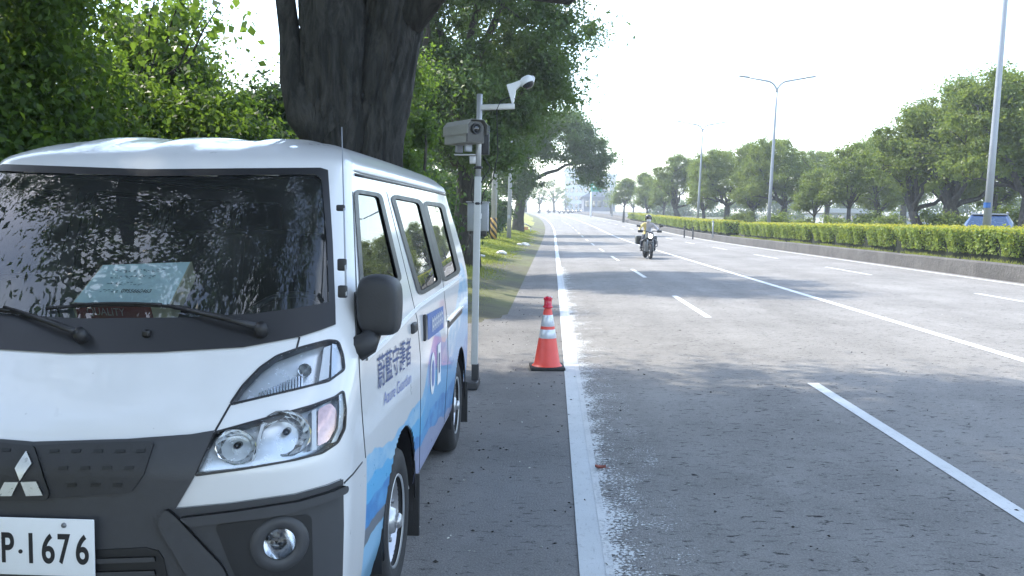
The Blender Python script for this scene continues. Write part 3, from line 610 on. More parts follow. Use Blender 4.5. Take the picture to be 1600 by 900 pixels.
def fillet(poly, r):
    o = []; n = len(poly)
    for i in range(n):
        p, a, b = Vector(poly[i]), Vector(poly[i-1]), Vector(poly[(i+1) % n]); da, db = (a-p), (b-p)
        ra = min(r, da.length*.45); rb = min(r, db.length*.45); s, e = p+da.normalized()*ra, p+db.normalized()*rb
        o += [tuple((s*(1-t)**2+p*2*t*(1-t)+e*t*t)) for t in (0, .33, .66, 1)]
    return o
def panel(name, poly, mat, off, depth=.012, step=9, hole=None, mirror=True, parent=None, sep=False, proj_fn=hit, push=None, smooth=True):
    """A skin piece whose outline is read off the photo and laid on the body surface; mirrored to the other side."""
    loops = [dense(poly, step)]
    if hole: loops.append(dense(hole, step))
    pts = []; edges = []
    for lp in loops:
        o = len(pts); pts += lp; edges += [(o+i, o+(i+1) % len(lp)) for i in range(len(lp))]
    xs = [p[0] for p in poly]; ys_ = [p[1] for p in poly]
    y = min(ys_)+step*.5
    while y < max(ys_):
        x = min(xs)+step*.5
        while x < max(xs):
            if inside(poly, x, y) and not (hole and inside(hole, x, y)) and min((x-q[0])**2+(y-q[1])**2 for lp in loops for q in lp) > (step*.5)**2: pts.append((x, y))
            x += step
        y += step
    vo, eo, fo, *_ = delaunay_2d_cdt([Vector(p) for p in pts], edges, [], 0, 1e-4)
    fo = [f for f in fo if inside(poly, *(sum((vo[i] for i in f), Vector((0, 0)))/len(f))) and not (hole and inside(hole, *(sum((vo[i] for i in f), Vector((0, 0)))/len(f))))]
    top = []; bot = []
    for v in vo:
        p, n = proj_fn(v.x, v.y); extra = push(p) if push else 0
        if mirror and not sep and abs(p.x) < .012: p.x = 0.; n.x = 0.; n.normalize()
        top.append(p+n*(off+extra)); bot.append(p+n*(off-depth))
    N = len(vo); cnt = {}
    for f in fo:
        for i in range(len(f)):
            e = (f[i], f[(i+1) % len(f)]); cnt[e] = 1
    rim = [e for e in cnt if (e[1], e[0]) not in cnt]
    V = top+[t_+(b_-t_)*.25 for t_, b_ in zip(top, bot)]+bot; Fc = [tuple(f) for f in fo]; sm = [smooth]*len(Fc)
    for a, b in rim:
        if abs(top[a].x) < 1e-5 and abs(top[b].x) < 1e-5: continue
        Fc.append((N+a, N+b, 2*N+b, 2*N+a)); sm.append(False)
    objs = []
    def mk(Vs, flip_each):
        me = bpy.data.meshes.new(name); me.from_pydata(Vs[0], [], Vs[1]); me.polygons.foreach_set('use_smooth', Vs[2]); bm = bmesh.new(); bm.from_mesh(me)
        bmesh.ops.remove_doubles(bm, verts=bm.verts, dist=.0004); bmesh.ops.delete(bm, geom=[v for v in bm.verts if not v.link_faces], context='VERTS')
        bm.normal_update()
        big = [f for f in bm.faces if f.smooth] or list(bm.faces)
        if sum(f.normal.dot(f.calc_center_median()-Vector((0, 2.2, .9)))*f.calc_area() for f in big) < 0: bmesh.ops.reverse_faces(bm, faces=bm.faces)
        for e in bm.edges:
            if len(e.link_faces) == 2 and e.link_faces[0].smooth != e.link_faces[1].smooth: e.smooth = False
        for f in bm.faces: f.smooth = True
        for e in bm.edges: e.smooth = True
        bm.to_mesh(me); bm.free(); nl = []
        for v in me.vertices:                      # shade with the body's own normals
            q_, n_, *_ = BVH.find_nearest(v.co)
            if n_.dot(q_-Vector((0, 2.2, .9))) < 0: n_ = -n_
            nl.append(n_)
        me.normals_split_custom_set_from_vertices(nl)
        objs.append(link(name, me, mat, parent or van)); return objs[-1]
    if mirror and not sep:
        V2 = [Vector((-p.x, p.y, p.z)) for p in V]; F2 = [tuple(i+len(V) for i in f[::-1]) for f in Fc]
        mk((V+V2, Fc+F2, sm+sm), 0)
    else:
        mk((V, Fc, sm), 0)
        if mirror: mk(([Vector((-p.x, p.y, p.z)) for p in V], [f[::-1] for f in Fc], sm), 0)
    return objs
def offset_poly(poly, d):
    n = len(poly); A = sum(poly[i][0]*poly[(i+1) % n][1]-poly[(i+1) % n][0]*poly[i][1] for i in range(n)); sg = 1 if A > 0 else -1; o = []
    for i in range(n):
        p = Vector(poly[i]); e1 = (p-Vector(poly[i-1])); e2 = (Vector(poly[(i+1) % n])-p)
        e1 = e1.normalized() if e1.length > 1e-6 else e2.normalized(); e2 = e2.normalized() if e2.length > 1e-6 else e1
        n1 = Vector((e1.y, -e1.x))*sg; n2 = Vector((e2.y, -e2.x))*sg; m = n1+n2
        m = m/max(.5, m.length_squared/2) if m.length > 1e-6 else n1
        o.append(tuple(p+m*d))
    return o
def CL(a, b, n=14): return [CC(a+(b-a)*k/n) for k in range(n+1)]

WS_OUT = [CC(266), (380, 264.5), (500, 263.5), (512, 267), (519, 380), (523, 480), (523.5, 508), (500, 517), (466, 528), (380, 544), (250, 551.5)]+CL(554, 266)[:-1]
WS_IN = [CC(276), (380, 274.5), (492, 273), (503, 281), (511, 380), (514, 474), (460, 484), (400, 492), (300, 498)]+CL(500, 276)[:-1]
W1 = fillet([(556, 300), (592, 306), (623, 437), (566, 452)], 6)
W2 = fillet([(614, 308), (655, 316), (686, 440), (656, 458)], 6)
W3 = fillet([(664, 318), (690, 322), (715, 424), (694, 437)], 5)
HEADL = fillet([(305, 742), (335, 677), (407, 657), (487, 635), (524, 621), (536, 611), (539.5, 640), (538, 669), (527, 691), (503, 707), (460, 718), (380, 732)], 5)
UPPER = fillet([(360, 632), (380, 603), (407, 575), (433, 557), (473, 543), (513, 532.5), (528, 534), (535, 555), (537.5, 577), (513, 595), (460, 608), (375, 628)], 5)
DARK = [CC(691), (200, 687), (300, 680), (336, 674), (304, 745), (276, 793), (360, 785), (460, 771), (510, 757), (532, 748), (533, 820), (531, 900), (527, 990)]+CL(990, 691)[:-1]
FOG = [(436+26*math.cos(a), 848+27*math.sin(a)) for a in np.linspace(0, 2*PI, 24, endpoint=False)]
AXF, AXR, TYR, XT = 1.29, 3.68, .315, .845
# body with real openings for the glass, the lamps and the wheel arches
keep = []; cuts = [WS_IN, W1, W2, W3, HEADL, UPPER, FOG]; cutsG = [offset_poly(c, 2.6 if c in (W1, W2, W3) else .6) for c in cuts]
for f in BFc:
    c = sum((Vector(BV[i]) for i in f), Vector())/len(f); cut = False
    if abs(c.x) > .62 and c.z < .75 and min(math.hypot(c.y-AXF, (c.z-.33)), math.hypot(c.y-AXR, c.z-.33)) < .39: continue
    if abs(c.x) > .6 and c.z < .36 and AXF-.3 < c.y < AXR+.3: continue
    q = Vector((abs(c.x), c.y, c.z)); d = (VAN+q)
    if q.y < 4.2 and q.z > .5 and (q.z > 1.2 or q.y < .75):
        px, py = proj(d)
        for poly in cutsG:
            if inside(poly, px, py):
                p, n = hit(px, py)
                if (p-q).length < .05: cut = True
    if not cut: keep.append(f)
me = bpy.data.meshes.new('body'); me.from_pydata([Vector(v) for v in BV], [], keep); me.polygons.foreach_set('use_smooth', [True]*len(keep))
bm = bmesh.new(); bm.from_mesh(me); bmesh.ops.delete(bm, geom=[v for v in bm.verts if not v.link_faces], context='VERTS'); bmesh.ops.recalc_face_normals(bm, faces=bm.faces); bm.to_mesh(me); bm.free()
# paint with printed livery (print follows the side in y and z)
def m_body():
    t = NT('van_paint'); s = t.n('SeparateXYZ', i_0=t.obj()); X, Y, Z = s.outputs
    def curve(pts):
        fc = t.n('FloatCurve'); t.t.links.new(t.math('DIVIDE', Y, 4.5), fc.inputs['Value']); cv = fc.mapping.curves[0]
        cv.points[0].location = (0, pts[0][1]); cv.points[1].location = (1, pts[-1][1])
        for a, b in pts: cv.points.new(a/4.5, b)
        fc.mapping.update(); return fc.outputs[0]
    wob = t.math('MULTIPLY_ADD', t.noise(t.n('Mapping', i_Vector=t.obj(), i_Scale=(0, 2.2, 1.)).outputs[0], 1.6, 2), .12, -.06)
    z = t.math('ADD', Z, wob)
    c1 = curve([(.5, .80), (.9, .755), (1.23, .74), (1.6, .735), (1.85, .775), (2.1, .93), (2.35, 1.0), (2.7, .9), (3.1, .96), (3.5, 1.12), (3.9, 1.3), (4.4, 1.4)])
    c2 = curve([(.5, .70), (.9, .68), (1.3, .66), (1.7, .66), (2.1, .76), (2.5, .8), (3., .74), (3.5, .85), (4., 1.02), (4.4, 1.1)])
    c3 = curve([(.5, .62), (.9, .60), (1.3, .6), (1.8, .58), (2.4, .62), (3., .58), (3.6, .64), (4.4, .8)])
    c4 = curve([(.5, .53), (.9, .50), (1.3, .50), (1.8, .52), (2.4, .48), (3., .44), (4.4, .42)])
    def below(c, soft=.006): return t.math('MULTIPLY_ADD', t.math('SUBTRACT', c, z), 1/soft, .5, clamp=True)
    col = (.68, .685, .685)
    streak = t.noise(t.n('Mapping', i_Vector=t.obj(), i_Scale=(0, 4, 9), i_Rotation=(.5, 0, 0)).outputs[0], 1.3, 3, .5)
    pv = t.mix(t.ramp(streak, .4, .62), (.22, .52, .8), (.42, .68, .86)); db = t.mix(t.ramp(streak, .42, .6), (.02, .25, .63), (.08, .4, .8))
    pur = t.mix(t.math('MULTIPLY', t.math('GREATER_THAN', Y, 2.0), t.ramp(t.math('ABSOLUTE', t.math('SUBTRACT', Y, 2.25)), .12, .4, (1, 1, 1), (0, 0, 0))), pv, (.26, .34, .68))
    mid = t.mix(t.math('GREATER_THAN', Y, 1.9), (.09, .48, .85), (.14, .46, .8))
    c = t.mix(below(c1), col, pur); c = t.mix(below(c2), c, mid); c = t.mix(below(c3), c, db)
    low = t.mix(t.math('GREATER_THAN', Y, 1.6), (.16, .18, .21), (.36, .4, .6))
    c = t.mix(below(c4), c, low); c5 = curve([(.5, .47), (.9, .45), (1.3, .45), (1.8, .44), (2.4, .4), (4.4, .3)]); c = t.mix(below(c5), c, t.mix(t.math('GREATER_THAN', Y, 1.6), (.3, .6, .85), (.36, .4, .62)))
    side = t.math('MULTIPLY', t.math('GREATER_THAN', Y, .565), t.math('GREATER_THAN', t.math('ABSOLUTE', X), .7))
    side = t.math('MULTIPLY', side, t.math('LESS_THAN', Y, 4.3))
    c = t.mix(side, col, c)
    # lavender arch print on the sliding door
    dirt = t.noise(t.obj(), 5, 6, .7); c = t.mix(t.math('MULTIPLY', t.ramp(dirt, .5, .8), .12), c, (.45, .44, .4))
    speck = t.noise(t.obj(), 70, 2, .5); c = t.mix(t.math('MULTIPLY', t.ramp(speck, .77, .8), .6), c, (.2, .2, .19))
    b = t.bsdf(i_Base_Color=c, i_Roughness=t.math('MULTIPLY_ADD', dirt, .22, .2)); b.inputs['Coat Weight'].default_value = .7; b.inputs['Coat Roughness'].default_value = .05
    b2 = t.bsdf(i_Base_Color=(.3, .31, .32, 1), i_Roughness=.8)      # inner trim
    return t.out(t.n('MixShader', i_0=t.n('NewGeometry').outputs['Backfacing'], i_1=b.outputs[0], i_2=b2.outputs[0]).outputs[0])
m_body(); link('body', me, 'van_paint', van)
# windscreen
panel('windshield', WS_IN, 'windshield_glass', .000, .004, 12)
panel('windshield_frame', WS_OUT, 'dark_trim', .005, .02, 10, hole=offset_poly(WS_IN, -1))
# front bumper and grille in one dark moulding
bump = panel('front_bumper', DARK, 'bumper_plastic', .01, .03, 9, hole=offset_poly(FOG, 8))[0]
GR = [CC(698), (120, 694), (236, 691), (243, 695), (228, 740), (210, 764), (200, 768), (120, 774)]+CL(778, 698, 8)[:-1]
gi = panel('grille', GR, 'black_plastic', .016, .012, 10, parent=bump)[0]
for row, xs_ in ((706, (90, 124, 158, 192, 224)), (731, (104, 138, 172, 206)), (755, (118, 154, 188))):
    for x in xs_: panel('grille_slot', [(x-7, row-2), (x+7, row-2.6), (x+6, row+2.4), (x-8, row+3)], 'fog_dark', .0185, .006, 4, sep=True, parent=gi)
# ledge under the headlamp wing, fog lamp niche, lower intake
panel('bumper_ledge', fillet([(284, 805), (372, 794), (462, 780), (512, 765), (531, 756), (531, 768), (500, 782), (440, 800), (300, 818)], 5), 'bumper_plastic', .032, .03, 8, sep=True, parent=bump)
panel('bumper_brace', fillet([(262, 790), (276, 800), (350, 880), (385, 960), (330, 975), (300, 900), (250, 815)], 8), 'bumper_plastic', .03, .03, 9, sep=True, parent=bump)
panel('fog_niche', fillet([(336, 818), (440, 806), (484, 802), (486, 900), (480, 965), (400, 965), (360, 880)], 10), 'fog_dark', .013, .006, 9, sep=True, hole=FOG, parent=bump)
panel('lower_intake', [CC(862), (230, 853), (250, 858), (258, 870), (272, 940)]+CL(960, 862, 8)[:-1], 'fog_dark', .014, .006, 10, parent=bump)
for r in (872, 893): panel('intake_bar', [CC(r), (245, r-6), (247, r+1), CC(r+8)], 'bumper_plastic', .024, .012, 10, parent=bump)
fogs = []
for sx in (1, -1):
    p, n = hit(436, 848); p = Vector((p.x*sx, p.y, p.z)); n = Vector((n.x*sx, n.y, n.z)); q = Vector((0, 0, 1)).rotation_difference(n).to_matrix().to_4x4(); T = Matrix.Translation(p+n*.012) @ q
    fl = MB().lathe([(.052, -.045), (.05, -.01), (.046, .0)], 28, T).build('fog_lamp', 'reflector_silver', van)
    MB().lathe([(.046, .0), (.056, .006), (.08, .004), (.088, -.01), (.086, -.03)], 28, T).build('bezel', 'bumper_plastic', fl)
    MB().lathe([(.001, -.05), (.02, -.048), (.036, -.035), (.046, -.005)], 24, T).build('reflector', 'chrome', fl)
    MB().lathe([(.0005, -.012), (.011, -.016), (.012, -.035), (.012, -.05)], 12, T).build('bulb', 'dark_glass', fl)
    MB().lathe([(.046, .001), (.036, .011), (.02, .016), (.0005, .018)], 28, T).build('lens', 'lens_clear', fl)
def ribbon(name, pts, w, mat, off=.0015, parent=None, mirror=True, thick=.004):
    P = []
    for i in range(len(pts)-1):
        a, b = pts[i], pts[i+1]; n = max(1, int(math.hypot(b[0]-a[0], b[1]-a[1])/7)); P += [(a[0]+(b[0]-a[0])*k/n, a[1]+(b[1]-a[1])*k/n) for k in range(n)]
    P.append(pts[-1]); H = [hit(*p) for p in P]
    res = []
    for sx in ((1, -1) if mirror else (1,)):
        mb = MB(); V = []; Fc = []
        for i, (p, n) in enumerate(H):
            d = (H[min(i+1, len(H)-1)][0]-H[max(i-1, 0)][0]).normalized(); s_ = d.cross(n).normalized()*w/2
            for q in (p-s_-n*thick, p-s_+n*off, p+s_+n*off, p+s_-n*thick): V.append(Vector((q.x*sx, q.y, q.z)))
        for i in range(len(H)-1):
            for k in range(3): Fc.append((i*4+k, i*4+k+1, (i+1)*4+k+1, (i+1)*4+k))
        mb.add(V, Fc, False); res.append(mb.build(name, mat, parent or van))
    return res
# headlamps: silver bowl behind a clear lens
def lamp(name, outline, bowls, extra=None):
    ls = panel(name, outline, 'lens_clear', .002, .004, 8, sep=True)
    for k, o in enumerate(ls):
        sx = 1 if k == 0 else -1
        inner = panel('housing', offset_poly(outline, 3), 'lamp_inner', -.04, .006, 9, mirror=False, parent=o)[0]
        rimp = ribbon('lens_rim', offset_poly(outline, .8)+[offset_poly(outline, .8)[0]], .0065, 'dark_trim', .003, o, False, .03)[0]
        mir = [inner, rimp]
        for (bx, by, rx, rz_, mat_) in bowls:
            p, n = hit(bx, by); q = Vector((0, 0, 1)).rotation_difference(Vector((n.x*.25, -1, .05)).normalized()).to_matrix().to_4x4(); S = Matrix.Diagonal((rx, rz_, 1, 1))
            T = Matrix.Translation(p-n*.012) @ q @ S
            mb = MB(); prof = [(.0, -.05), (.35, -.048), (.62, -.036), (.86, -.018), (1., .0), (1.06, .002)]
            nn = 14
            V = []; Fc = []
            for i, (r, z) in enumerate(prof):
                for j in range(nn): V.append(T @ Vector((r*math.cos(2*PI*(j+.5*(i % 2))/nn), r*math.sin(2*PI*(j+.5*(i % 2))/nn), z)))
            for i in range(len(prof)-1):
                for j in range(nn): Fc.append((i*nn+j, i*nn+(j+1) % nn, (i+1)*nn+(j+1) % nn, (i+1)*nn+j))
            mb.add(V, Fc, False); bo = mb.build('reflector', mat_, o); mir.append(bo)
            if mat_ == 'reflector_silver': mir.append(MB().lathe([(.0, .0), (.009/rx, -.003), (.012/rx, -.02), (.012/rx, -.05)], 12, T).build('bulb', 'dark_glass', o))
        if extra: mir += extra(o)
        if sx < 0:
            for m in mir:
                for v in m.data.vertices: v.co.x *= -1
                m.data.flip_normals()
    return ls
def turn_extra(o):
    r = [panel('turn_signal', fillet([(500, 637), (520, 627), (531, 640), (530, 668), (518, 688), (500, 697)], 5), 'amber_lens', -.012, .02, 6, mirror=False, parent=o)[0]]
    r.append(panel('divider', [(489, 640), (496, 637), (497, 702), (489, 704)], 'lamp_white', -.008, .03, 6, mirror=False, parent=o)[0])
    r.append(panel('side_reflector', [(531, 617), (536, 614), (539, 640), (537, 669), (527, 690), (519, 692), (530, 669), (532, 641)], 'lamp_inner', -.004, .03, 5, mirror=False, parent=o)[0])
    r.append(panel('divider', [(408, 662), (414, 660), (398, 716), (393, 720)], 'lamp_white', -.008, .03, 6, mirror=False, parent=o)[0])
    return r
lamp('headlight', HEADL, [(368, 697, .058, .05, 'reflector_silver'), (447, 675, .074, .066, 'reflector_silver')], turn_extra)
def ribs_extra(o):
    r = []
    for i in range(15):
        x = 404+i*5; top = 606-(x-404)*.42; bot = 614-(x-404)*.19
        r.append(panel('flute', [(x, top), (x+2.6, top-1), (x+2.6, bot-.5), (x, bot)], 'reflector_silver', -.028, .012, 5, mirror=False, parent=o)[0])
    r.append(panel('side_reflector', [(520, 536), (527, 537), (534, 556), (536, 576), (519, 589)], 'lamp_inner', -.005, .03, 5, mirror=False, parent=o)[0])
    r.append(panel('divider', [(508, 541), (519, 537), (516, 588), (500, 593)], 'lamp_white', -.01, .03, 7, mirror=False, parent=o)[0])
    return r
lamp('upper_lamp', UPPER, [(478, 575, .02, .02, 'chrome')], ribs_extra)
# emblem: three chrome lozenges on a black backing
em = panel('emblem', fillet([(48, 699), (59, 699), (84, 768), (80, 778), (2, 779), (-2, 771)], 4), 'black_plastic', .024, .01, 6, mirror=False)[0]
for d in ([(50, 707), (58.5, 725), (40.5, 746.5), (33, 731)], [(6, 770), (17, 748.5), (38.5, 748.5), (28, 770)], [(42, 748.5), (66, 747.5), (76, 769), (50.5, 770)]):
    panel('lozenge', d, 'emblem_silver', .031, .009, 5, mirror=False, parent=em)
# number plate
def text_mesh(body, size, extrude=.0006, bold=0., font_space=1.):
    cu = bpy.data.curves.new('lettering', 'FONT'); cu.body = body; cu.size = size; cu.extrude = extrude; cu.offset = bold; cu.space_character = font_space
    ob = bpy.data.objects.new('lettering', cu); COL.objects.link(ob); dg = bpy.context.evaluated_depsgraph_get(); m = bpy.data.meshes.new_from_object(ob.evaluated_get(dg)); bpy.data.objects.remove(ob); return m
plate = MB().box((0, 0, 0), (.37, .006, .165), bev=.003).build('number_plate', 'plate_white', van)
pc = on_y(147, 812, VAN.y-.035)-VAN; plate.location = (pc.x-.185, -.035, pc.z-.0825)
def letters(body, size, M4, mat, parent, name='lettering', bold=0., fit=None):
    m = text_mesh(body, size, bold=bold); V = np.array([v.co[:] for v in m.vertices]); mn, mx_ = V.min(0), V.max(0); V[:, :2] -= mn[:2]
    if fit: V[:, 0] *= fit[0]/(mx_[0]-mn[0]); V[:, 1] *= fit[1]/(mx_[1]-mn[1])
    for v, c in zip(m.vertices, V): v.co = M4 @ Vector(c)
    m.update(); return link(name, m, mat, parent)
for ch, cx, cw in (('P', .248, .036), ('1', .182, .011), ('6', .132, .037), ('7', .086, .036), ('6', .034, .037)): letters(ch, .1, Matrix.Translation((.185-cx-cw/2, -.0035, -.047)) @ rx4(PI/2), 'ink', plate, bold=.002, fit=(cw, .087))
letters('·', .1, Matrix.Translation((.185-.218, -.0035, -.02)) @ rx4(PI/2), 'ink', plate, fit=(.012, .012))
for x in (.1, -.1): MB().lathe([(.0, .004), (.007, .003), (.008, 0)], 10, Matrix.Translation((x, -.003, .065)) @ rx4(PI/2)).build('bolt', 'moto_grey', plate)
# side glass with black rubber frames, thin mouldings
for nm, w in (('front_door_window', W1), ('sliding_door_window', W2), ('rear_side_window', W3)):
    gl = panel(nm, w, 'side_glass', -.004, .004, 8, sep=True)
    for k, g in enumerate(gl):
        fr = panel('window_frame', offset_poly(w, 4.2), 'dark_trim', .004, .016, 7, hole=offset_poly(w, -1.8), mirror=False, parent=g)[0]
        if k: 
            for v in fr.data.vertices: v.co.x *= -1
            fr.data.flip_normals()
ribbon('door_seam', [(551, 300), (556, 430), (560, 545), (562, 590), (566, 652), (571, 715)], .006, 'dark_trim')
ribbon('door_seam', [(604, 300), (636, 432), (652, 500), (657, 560), (657, 640), (655, 735)], .006, 'dark_trim')
ribbon('door_seam', [(661, 320), (692, 440), (699, 505), (700, 560), (694, 660)], .005, 'dark_trim')
ribbon('hood_seam', [(468, 527), (463, 546)], .006, 'dark_trim'); ribbon('hood_seam', [(360, 632), (336, 674)], .006, 'dark_trim')
ribbon('bumper_seam', [(537, 755), (552, 740), (566, 722)], .006, 'dark_trim')
ribbon('belt_moulding', [(572, 560), (600, 535), (655, 478), (700, 447), (720, 432)], .016, 'white_paint', .006)
ribbon('slide_rail', [(700, 507), (710, 496), (722, 483)], .05, 'dark_trim', .002); ribbon('rail_trim', [(700, 502), (710, 491), (722, 479)], .012, 'chrome', .01)
for sx in (1, -1):
    mb = MB(); mb.tube([(sx*(Wf(1.79)+.004+.012*math.sin((y-1.05)/2.95*PI)), y, 1.79) for y in np.linspace(1.05, 4.0, 20)], [.003]+[.008]*18+[.003], 8); mb.build('rain_gutter', 'white_paint', van)
    mb = MB(); mb.tube([(sx*(Wf(1.772)+.001+.012*math.sin((y-1.05)/2.95*PI)), y, 1.772) for y in np.linspace(1.05, 4.0, 20)], .006, 6); mb.build('drip_rail', 'dark_trim', van)
# handles
for (x, y), sz, nm in (((645, 512), (.02, .11, .045), 'door_handle'), ((662, 512), (.016, .035, .13), 'slide_door_handle')):
    p, n = hit(x, y)
    for sx in (1, -1): MB().box((sx*(p.x+.006), p.y, p.z), sz, bev=.008).build(nm, 'black_plastic', van)
# door mirror, mounting foot
mc = on_y(593, 478, VAN.y+.60)-VAN
for sx in (1, -1):
    m = MB()
    prof = [(-.085, -.06), (-.06, -.1), (.06, -.1), (.085, -.085), (.09, .05), (.075, .1), (-.03, .112), (-.08, .095), (-.088, .04)]
    V = []; n = len(prof)
    for yy, k in ((-.075, .78), (-.06, .94), (-.02, 1.02), (.05, 1.0), (.06, .97)):
        for a, b in prof: V.append((sx*(a*k*.84+mc.x+.0), mc.y+yy+(.05 if a < -.05 else 0)*0, mc.z+b*k))
    Fc = [(i*n+k, i*n+(k+1) % n, (i+1)*n+(k+1) % n, (i+1)*n+k) for i in range(4) for k in range(n)]+[tuple(range(n)), tuple(4*n+k for k in range(n))]
    m.add(V, Fc, True); mo = m.build('door_mirror', 'black_plastic', van); md = mo.modifiers.new('round', 'SUBSURF'); md.levels = 2; md.render_levels = 2
    p, _ = hit(562, 535); MB().tube([(sx*(p.x-.03), p.y, p.z-.03), (sx*(p.x+.03), p.y-.01, p.z+.0), (sx*(mc.x-.02), mc.y, mc.z-.085)], [.05, .04, .03], 10).build('mirror_arm', 'black_plastic', mo)
    MB().box((sx*(mc.x), mc.y+.061, mc.z+.0), (.105, .004, .15), bev=.002).build('mirror_glass', 'chrome', mo)
panel('quarter_panel', fillet([(553, 455), (566, 458), (572, 540), (556, 548)], 4), 'black_plastic', .006, .012, 7, sep=True)
# wipers
def wiper(piv, elbow, b0, b1):
    P = lambda q, o: (lambda h: h[0]+h[1]*o)(hit(*q))
    a = MB().tube([P(piv, .03), P(((piv[0]*2+elbow[0])/3, (piv[1]*2+elbow[1])/3), .036), P(elbow, .022)], [.013, .01, .006], 8); a.lathe([(.0, .045), (.018, .042), (.022, .02), (.022, -.01)], 14, Matrix.Translation(hit(*piv)[0]) @ Vector((0, 0, 1)).rotation_difference(hit(*piv)[1]).to_matrix().to_4x4())
    w = a.build('wiper', 'dark_trim', van); pts = [P((b0[0]+(b1[0]-b0[0])*t, b0[1]+(b1[1]-b0[1])*t-5*math.sin(PI*t)), .012) for t in np.linspace(0, 1, 12)]
    MB().tube(pts, .0055, 6).build('blade', 'rubber', w); MB().tube([p+Vector((0, -.008, .006)) for p in pts[2:-2]], .004, 6).build('blade_frame', 'dark_trim', w)
wiper((408, 521), (265, 484), (75, 485), (297, 484)); wiper((131, 530), (12, 486), (-150, 480), (60, 497))
p, n = hit(231, 523); MB().box(p+n*.008, (.024, .024, .022), bev=.006).build('washer_jet', 'dark_trim', van)
# aerial on the windscreen pillar
A0 = on_y(541, 462, VAN.y+.40)-VAN; A1 = on_y(534, 199, VAN.y+.95)-VAN
an = MB().tube([A0, A0.lerp(A1, .55), A1], [.004, .0032, .002], 6).build('aerial', 'galv', van)
for t in (.02, .16, .48):
    q = A0.lerp(A1, t); MB().box(q+Vector((-.012, .004, 0)), (.03, .02, .04 if t < .4 else .022), bev=.006).build('clip', 'black_plastic', an)
# wheels
def wheel(y, sx):
    Tm = Matrix.Translation((sx*(XT-.1), y, TYR)) @ ry4(sx*PI/2); w = MB()
    w.lathe([(.2, -.085), (.262, -.095), (.298, -.08), (.315, -.055), (.317, 0), (.315, .05), (.3, .078), (.262, .09), (.2, .08), (.186, .06), (.186, -.07)], 48, Tm)
    for k in range(0): pass
    wo = thing('wheel', None, None); wo.parent = van
    w.build('tyre', 'rubber', wo)
    rm = MB().lathe([(.186, .075), (.196, .082), (.2, .072), (.186, .055), (.178, .02), (.16, .012)], 40, Tm)
    n = 40; hubr = [(.16, .012), (.145, .03), (.105, .045), (.07, .04), (.058, .055), (.05, .075), (.02, .08), (.0, .08)]
    V = [Tm @ Vector((r*math.cos(2*PI*k/n), r*math.sin(2*PI*k/n), z)) for r, z in hubr for k in range(n)]
    Fc = [(i*n+k, i*n+(k+1) % n, (i+1)*n+(k+1) % n, (i+1)*n+k) for i in range(len(hubr)-1) for k in range(n) if not (i == 1 and k % 5 in (1, 2))]
    rm.add(V, Fc, True); rm.build('rim', 'steel_rim', wo)
    MB().lathe([(.03, .078), (.033, .09), (.026, .1), (.0, .102)], 18, Tm).build('hub_cap', 'steel_rim', wo)
    MB().lathe([(.0, .0), (.17, .0), (.17, -.06)], 24, Tm).build('brake_drum', 'dark_trim', wo)
    for k in range(5): MB().lathe([(.011, .04), (.011, .058), (.0, .06)], 6, Tm @ Matrix.Translation((.085*math.cos(k*2*PI/5), .085*math.sin(k*2*PI/5), 0))).build('lug_nut', 'moto_grey', wo)
for y in (AXF, AXR):
    for sx in (1, -1):
        wheel(y, sx)
        wl_ = MB(); nn = 28; V = []
        for k in range(nn+1):
            a = -.25+(PI+.5)*k/nn
            for xx in (.835, .5): V.append((sx*xx, y+.392*math.cos(a), .33+.392*math.sin(a)))
        wl_.add(V, [(2*k, 2*k+1, 2*k+3, 2*k+2) for k in range(nn)], True); wl_.add([(sx*.5, y+.392*math.cos(a), .33+.392*math.sin(a)) for a in np.linspace(-.25, PI+.25, 20)], [tuple(range(20))]); wl_.build('wheel_well', 'dark_trim', van)
        lip = MB().tube([(sx*(XT-.002 if y < 2 else XT), y+.392*math.cos(a), .33+.392*math.sin(a)) for a in np.linspace(-.1, PI+.1, 24)], .005, 6).build('arch_lip', 'dark_trim', van)
        MB().box((sx*.78, y+.40, .255), (.17, .015, .3), bev=.006).build('mud_flap', 'rubber', van)
# underbody, sills and interior
MB().box((0, 2.3, .36), (1.5, 4.0, .1)).build('underbody', 'dark_trim', van)
for sx in (1, -1): MB().box((sx*.79, 2.49, .35), (.06, 1.62, .05), bev=.01).build('sill', 'white_paint', van)
dsh = MB(); dsh.prism([(-.74, .42, 1.12), (-.74, .62, 1.2), (-.74, 1.02, 1.17), (-.74, 1.1, .7), (-.74, .5, .6)], (1.48, 0, 0)); dsh.build('dashboard', 'dash_plastic', van)
stw = MB(); Ts = Matrix.Translation((.38, 1.2, 1.16)) @ rx4(math.radians(38)); stw.tube([Ts @ Vector((.185*math.cos(a), .185*math.sin(a), 0)) for a in np.linspace(0, 2*PI, 29)], .014, 8, cap=False); stw.tube([Ts @ Vector((-.18, 0, 0)), Ts @ Vector((.18, 0, 0))], .014, 6); stw.lathe([(0, .02), (.05, .015), (.06, -.02)], 14, Ts); stw.build('steering_wheel', 'black_plastic', van)
for x, y in ((.38, 1.85), (-.38, 1.85), (.35, 2.75), (-.35, 2.75)):
    s_ = MB().box((x, y, .85), (.5, .5, .16), bev=.05).build('seat', 'seat_fabric', van)
    MB().box((x, y+.27, 1.2), (.48, .14, .64), Matrix.Rotation(-.2, 3, 'X'), bev=.05).build('backrest', 'seat_fabric', s_); MB().box((x, y+.36, 1.6), (.26, .1, .17), Matrix.Rotation(-.2, 3, 'X'), bev=.03).build('headrest', 'seat_fabric', s_)
